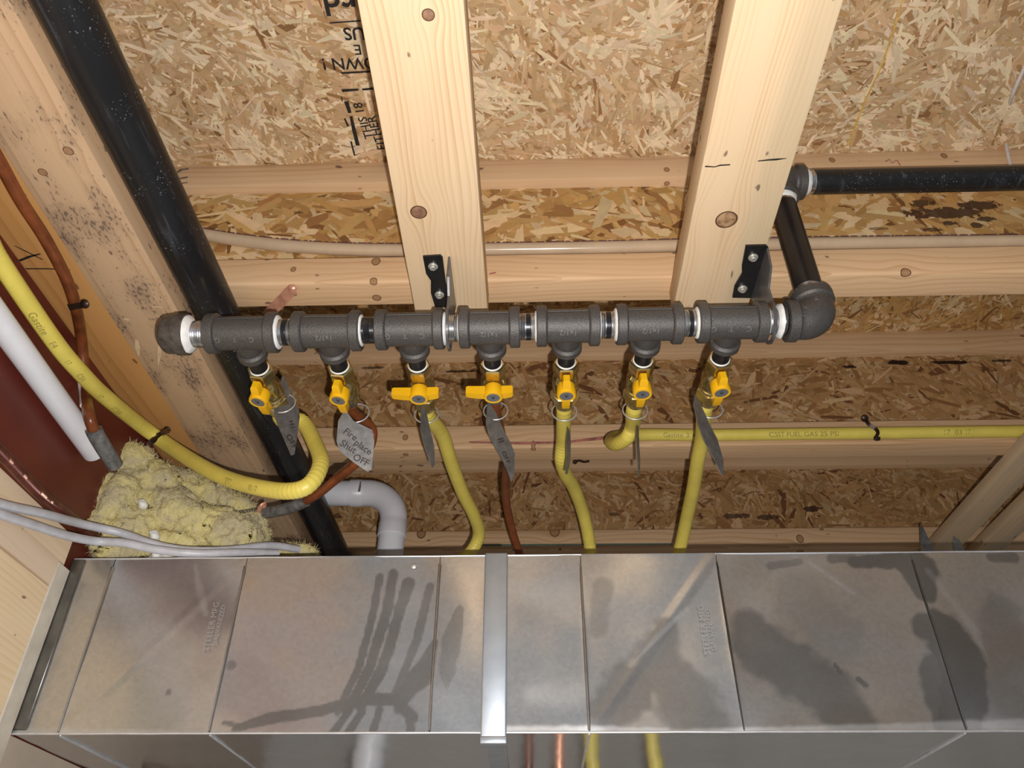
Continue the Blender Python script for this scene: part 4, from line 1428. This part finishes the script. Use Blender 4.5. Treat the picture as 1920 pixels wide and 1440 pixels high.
tag_plate('thin edge-on metal tag below the fifth valve, left of the hooked tube', [(1064, 800), (1062, 830), (1063, 860), (1060, 888), (1064, 889), (1069, 862), (1070, 830), (1068, 808)], h_, (0.88, -0.45, 0.0), r_)
r_, h_ = ringof(5, .0165, .010)
tag_plate('thin edge-on metal tag in front of the hooked yellow tube', [(1194, 798), (1193, 830), (1195, 862), (1197, 893), (1199, 893), (1200, 862), (1198, 830), (1197, 800)], h_, (0.88, -0.45, 0.0), r_)
r_, h_ = ringof(6, .0165, .010, .004)
h_ = h_ + Vector((.004, -.014, 0))
tag_plate('metal tag slanting right across the rightmost yellow tube', [(1303, 738), (1300, 758), (1310, 800), (1322, 830), (1336, 855), (1354, 893), (1357, 888), (1356, 862), (1344, 822), (1330, 795), (1318, 768)], h_, (0.70, -0.70, -0.1), r_)

# ------------------------------------------------------------------ clips and straps
def talon(lab, nailpx, pts, w, ax, val, m, headr=0.006, name='tube_clip', cat='clip', group='tube clips'):
    """nail-on strap: a band bent over the tube with a nail head at its end"""
    P = [at(*p, ax, val) if len(p) == 2 else at(p[0], p[1], p[2], p[3]) for p in pts]
    t = thing(name, lab, cat, P[0], group)
    S_ = spline(P, 0.002)
    mb = MB()
    V, Fc = [], []
    n = Vector((0, -.6, -.8))
    for i, p in enumerate(S_):
        tg = (S_[min(i + 1, len(S_) - 1)] - S_[max(i - 1, 0)]).normalized()
        s = tg.cross(n).normalized()
        nn = s.cross(tg)
        V += [p + s * w / 2, p - s * w / 2, p - s * w / 2 + nn * .0012, p + s * w / 2 + nn * .0012]
    for i in range(len(S_) - 1):
        for a in range(4):
            b = (a + 1) % 4
            Fc.append([4 * i + a, 4 * i + b, 4 * i + 4 + b, 4 * i + 4 + a])
    k = 4 * (len(S_) - 1)
    Fc += [[3, 2, 1, 0], [k, k + 1, k + 2, k + 3]]
    mb.add(V, Fc).build('band', m, t, True, 40)
    p = at(nailpx[0], nailpx[1], ax, val) - Vector((0, .002, .002))
    MB().lathe([(0, headr), (.0015, headr), (.003, headr * .7), (.0035, 0)], 16, frame(p, (1, 0, 0), (0, -.6, -.8)), caps=False).build('nail_head', c_bronze if m is not c_copper else c_copper, t)
    return t
talon('copper strap nailed under the nearest joist behind the left end of the manifold', (550, 541), [(551, 541), (542, 549), (533, 559), (526, 566), (514, 578), (500, 592)], .0145, 'Z', ZB - .004, c_copper, .0055, 'pipe_strap', 'strap', None)
talon('dark bronze clip holding the yellow tube below the orange plate', (315, 805), [(318, 804, 'Z', ZN - .003), (306, 811, 'X', -.543), (296, 817, 'X', -.5405), (288, 826, 'X', -.5405), (278, 833, 'X', -.545)], .0075, 'Z', ZN - .003, c_bronze, .0055)
talon('bronze clip holding the yellow tube along the second joist', (1620, 784), [(1621, 784), (1630, 797), (1641, 803), (1646, 812), (1640, 823), (1650, 822)], .0062, 'Y', JF[1] - .0245, c_bronze, .006)
talon('screw clip holding the brown tube on the orange plate', (162, 570), [(163, 571), (152, 572), (142, 574), (130, 577)], .0075, 'Z', .659, c_bronze, .0055)
talon('copper clip hooked over the grey sleeved tube beside the wool', (497, 948), [(499, 944), (492, 946), (486, 956), (488, 968)], .006, 'Y', 1.045, c_copper, .0035)
talon('dark bent clip left loose under the second joist right of the fifth tube', (1078, 865), [(1075, 868), (1085, 863), (1095, 866), (1105, 864)], .004, 'Z', ZB - .003, c_bronze, .004)

# ------------------------------------------------------------------ plastic water tubing along the first joist
yx = JF[0] + 0.008
cx = [at(x, y, 'Y', yx) for x, y in [(300, 430), (380, 440), (450, 451), (560, 463), (700, 469), (900, 468), (1100, 465), (1280, 461), (1600, 456), (1930, 452)]] + [Vector((1.2, yx, at(1930, 452, 'Y', yx).z))]
tp, Pp = gas_tube('water_tube', 'translucent plastic water tube lying along the lower flange of the nearest joist', cx, 0.0086, c_pex, 0)
pr = MB()
Q = [p + Vector((0, -.0062, .0062)) for p in Pp]
i = 0
while i < len(Q) - 12:
    l = random.randint(3, 9)
    pr.tube(Q[i:i + l], 0.0009, 6)
    i += l + random.choice([0, 1, 1, 3])
pr.build('print', c_purple, tp)

# thin white cable upper right
wc = thing('thin_cable', 'thin white cable hanging from the subfloor at the right edge', 'cable', at(1888, 230, 'Z', ZT))
MB().tube(spline([at(1960, 60, 'Z', ZT - .004), at(1922, 125, 'Z', ZT - .004), at(1896, 185, 'Z', ZT - .006), at(1884, 232, 'Y', .728), at(1886, 268, 'Y', .728), at(1894, 308, 'Y', .728), at(1905, 350, 'Y', .732)], .004), .0026, 10).build('sheath', plain('pale_cable', (0.62, 0.56, 0.52), 0.5), wc)

# ------------------------------------------------------------------ white pipes
wp = thing('plastic_pipe', 'straight white plastic pipe against the red steel beam', 'pipe', (-0.585, .8, .58))
P = [Vector((-0.5945, y, .587 - .0195 * (y - .632) / .28)) for y in [-.3 + .05 * i for i in range(25)]]
MB().tube(P, .0150, 28).build('barrel', c_whitepl, wp)

pv = thing('vent_pipe', 'white plastic vent pipe turning down through an elbow behind the duct', 'pipe', (-0.28, 1.32, .7))
yv = 1.345
zh = at(640, 925, 'Y', yv).z
xv = at(735, 1000, 'Y', yv).x
rv = .0245
MB().tube([Vector((x, yv, zh)) for x in (-.62, -.45, xv - .075)], rv, 36).build('horizontal_pipe', c_pvc, pv)
MB().tube([Vector((xv, yv, z)) for z in (zh - .075, .3, -1.49)], rv, 36).build('vertical_pipe', c_pvc, pv)
P, Rr = [], []
bd = .058
P += [Vector((xv - bd - .030, yv, zh)), Vector((xv - bd - .0298, yv, zh)), Vector((xv - bd - .010, yv, zh)), Vector((xv - bd - .008, yv, zh))]
Rr += [rv, rv + .0022, rv + .0022, rv + .0012]
for i in range(17):
    a = i / 16 * pi / 2
    P.append(Vector((xv - bd + bd * sin(a), yv, zh - bd + bd * cos(a))))
    Rr.append(rv + .0012)
P += [Vector((xv, yv, zh - bd - .008)), Vector((xv, yv, zh - bd - .010)), Vector((xv, yv, zh - bd - .0338)), Vector((xv, yv, zh - bd - .034))]
Rr += [rv + .0012, rv + .0022, rv + .0022, rv]
MB().tube(P, lambda i: Rr[i], 36).build('elbow', plain('white_pvc_elbow', (0.70, 0.69, 0.73), 0.35, 0, .04, 20), pv, True, 50)
dr = MB()
px_strip(dr, [(676, 902), (675, 912), (673, 922)], [2, 4, 4], 'Y', yv - rv - .003)
dr.build('drip_mark', plain('grey_drip', (0.16, .15, .14), .5), pv, False)

# copper risers seen only by reflection in the underside of the duct
for k, (x, lab) in enumerate([(.035, 'bare copper riser behind the duct, left of a pair mirrored in its underside'), (.085, 'bare copper riser behind the duct, right of a pair mirrored in its underside')]):
    rz = thing('copper_riser', lab, 'pipe', (x, 1.29, -1.5), 'copper risers')
    MB().tube([Vector((x, 1.29, z)) for z in (-1.49, -.5, .38)], .0075, 20).build('barrel', c_copper, rz)
    MB().lathe([(0, .0088), (.018, .0088), (.02, .0075)], 20, frame((x, 1.29, .365), (1, 0, 0), (0, 0, 1))).build('cap_fitting', c_copper, rz)

# ------------------------------------------------------------------ insulation
def wool(name, lab, blobs, seed, amp=0.012, vox=0.0034):
    b = bmesh.new()
    for (c, rr, rot) in blobs:
        M = Matrix.Translation(Vector(c)) @ Matrix.Rotation(rot, 4, 'Y') @ Matrix.Diagonal((rr[0], rr[1], rr[2], 1))
        bmesh.ops.create_icosphere(b, subdivisions=3, radius=1, matrix=M)
    me = bpy.data.meshes.new('w')
    b.to_mesh(me)
    b.free()
    o = bpy.data.objects.new('tmpw', me)
    COL.objects.link(o)
    rm = o.modifiers.new('r', 'REMESH')
    rm.mode = 'VOXEL'
    rm.voxel_size = vox
    sm_ = o.modifiers.new('s', 'SMOOTH')
    sm_.iterations = 4
    dg = bpy.context.evaluated_depsgraph_get()
    m2 = bpy.data.meshes.new_from_object(o.evaluated_get(dg))
    bpy.data.objects.remove(o)
    for v in m2.vertices:
        p = v.co
        d = amp * noise.fractal(p * 30 + Vector((seed, 0, 0)), 0.8, 2.0, 4) * .75 + amp * .55 * (0.5 - abs(noise.noise(p * 60))) + .0024 * noise.noise(p * 170) + .0016 * noise.noise(p * 330)
        v.co = p + v.normal * d
    m2.polygons.foreach_set('use_smooth', [True] * len(m2.polygons))
    c = Vector(blobs[0][0])
    m2.transform(Matrix.Translation(-c))
    m2.update()
    FV, FF = [], []
    step = max(1, len(m2.vertices) // 9000)
    for v in list(m2.vertices)[::step]:
        L = random.uniform(.004, .011)
        rv_ = Vector((random.uniform(-1, 1), random.uniform(-1, 1), random.uniform(-1, 1)))
        d = (v.normal * .45 + rv_).normalized()
        w2 = d.cross(v.normal).normalized() * .00022
        b0 = v.co - v.normal * .001
        b1 = b0 + d * L * .55
        b2 = b0 + d * L + rv_.cross(d) * L * .3
        k = len(FV)
        FV += [b0 - w2, b0 + w2, b1 + w2, b1 - w2, b2]
        FF += [[k, k + 1, k + 2, k + 3], [k + 3, k + 2, k + 4]]
    w = bpy.data.objects.new(name, m2)
    COL.objects.link(w)
    w.location = c
    m2.materials.append(c_wool)
    fz = bpy.data.objects.new('fibers', mesh(FV, FF, False))
    COL.objects.link(fz)
    fz.data.materials.append(c_fib)
    fz.parent = w
    fz['kind'] = 'stuff'
    tag(w, lab, 'insulation')
    return w
def wb(x, y, Y, rx, ry, rz, rot=0):
    return (at(x, y, 'Y', Y), (rx, ry, rz), radians(rot))
wool('insulation_wool', 'large lumpy yellow mineral wool wad between red beam and duct', [
    wb(243, 868, 1.02, .036, .03, .034), wb(262, 915, 1.03, .060, .035, .045), wb(212, 945, .995, .034, .03, .052), wb(196, 975, .99, .022, .025, .035), wb(232, 1000, 1.005, .045, .03, .05),
    wb(345, 920, 1.09, .075, .035, .030, 20), wb(330, 965, 1.03, .085, .035, .034, 30), wb(415, 1000, 1.04, .062, .035, .036, 14), wb(300, 1024, 1.02, .06, .025, .022), wb(470, 1003, 1.06, .024, .03, .034), wb(420, 950, 1.10, .055, .03, .03, 22), wb(380, 1028, 1.05, .07, .03, .015)], 2)
wool('insulation_wool', 'small grey-yellow mineral wool wad at the foot of the black drain pipe', [wb(555, 1040, 1.13, .036, .028, .014)], 9, .008)
for x, y, r, lb in [(290, 1004, .0075, 'small upper white bit of foam on the yellow wool above the cables'), (302, 1044, .015, 'largest white bit of foam below the grey cables, at the duct edge'), (268, 945, .007, 'white fleck of foam high on the yellow wool'), (340, 1046, .006, 'tiny white fleck of foam right of the largest foam bit')]:
    b = bmesh.new()
    bmesh.ops.create_icosphere(b, subdivisions=3, radius=r)
    for v in b.verts:
        v.co *= 1 + .45 * noise.noise(v.co * 160)
    q = MB().bm(b).build('foam_bit', c_foam, None)
    q.location = at(x, y, 'Y', .985)
    tag(q, lb, 'foam', 'white foam bits')

# ------------------------------------------------------------------ grey cables
def cable(lab, pts, r, group='grey cables over the wall plate'):
    pts = [pts[0] + (pts[0] - pts[1]) * 6] + pts
    P = spline(pts, .005)
    t = thing('electric_cable', lab, 'cable', P[len(P) // 2], group)
    MB().tube(P, r, 10).build('sheath', c_cable, t)
xk = XW + .022
cable('upper grey cable of the bundle crossing the timber plate', [at(-60, 915, 'X', xk), at(0, 945, 'X', xk), at(80, 963, 'X', xk), at(160, 984, 'X', xk), at(230, 1000, 'Y', .945), at(280, 1018, 'Y', .948), at(340, 1031, 'Y', .962), at(420, 1032, 'Y', .985), at(505, 1023, 'Y', 1.03), at(560, 1030, 'Y', 1.07)], .0056)
cable('lower grey cable of the bundle, nearest the duct top', [at(-60, 938, 'X', xk + .003), at(0, 964, 'X', xk + .003), at(60, 984, 'X', xk + .003), at(120, 1003, 'X', xk + .003), at(180, 1015, 'Y', .925), at(235, 1018, 'Y', .932), at(290, 1030, 'Y', .940), at(370, 1038, 'Y', .957), at(450, 1036, 'Y', .985), at(520, 1038, 'Y', 1.03)], .0056)

# ------------------------------------------------------------------ strips and hangers lower right
m_br = wood('strip_wood', (0.60, 0.44, 0.27), (0.50, 0.34, 0.18), 'Y', 0.012, (), seed=61, warp=0.03, grey=(0.42, 0.34, 0.25))
b3 = board('strapping_board', 'wooden strip crossing under the joists at lower right, front one of two', .811, .868, .95, 1.60, m_br, ZB - .0212, ZB, group='wooden strips at lower right')
b4 = board('strapping_board', 'wooden strip crossing under the joists at lower right, farther right of two', .905, .960, 1.00, 1.60, m_br, ZB - .0212, ZB, group='wooden strips at lower right')
hg = thing('metal_hanger', 'blue-grey galvanised metal hanger clip at the end of the front strip', 'hanger', at(1740, 1040, 'Y', 1.44))
def fold(name, px, Yv, th, par):
    P = [at(x, y, 'Y', Yv) for x, y in px]
    c = sum(P, Vector()) / len(P)
    V, Fc = plate_geo([(p.x - c.x, p.z - c.z) for p in P], (), th)
    MB().add([(c.x + v.x, Yv + v.z, c.z + v.y) for v in V], Fc).build(name, c_galv, par, False)
fold('side_flange', [(1725, 984), (1731, 990), (1742, 1012), (1755, 1040), (1752, 1060), (1728, 1060), (1727, 1030)], 1.40, .002, hg)
fold('lower_lip', [(1788, 1006), (1798, 1012), (1806, 1028), (1812, 1036), (1800, 1050), (1786, 1026)], 1.42, .002, hg)
fold('fold_rib', [(1725, 985), (1728, 986), (1732, 1060), (1728, 1060)], 1.395, .004, hg)
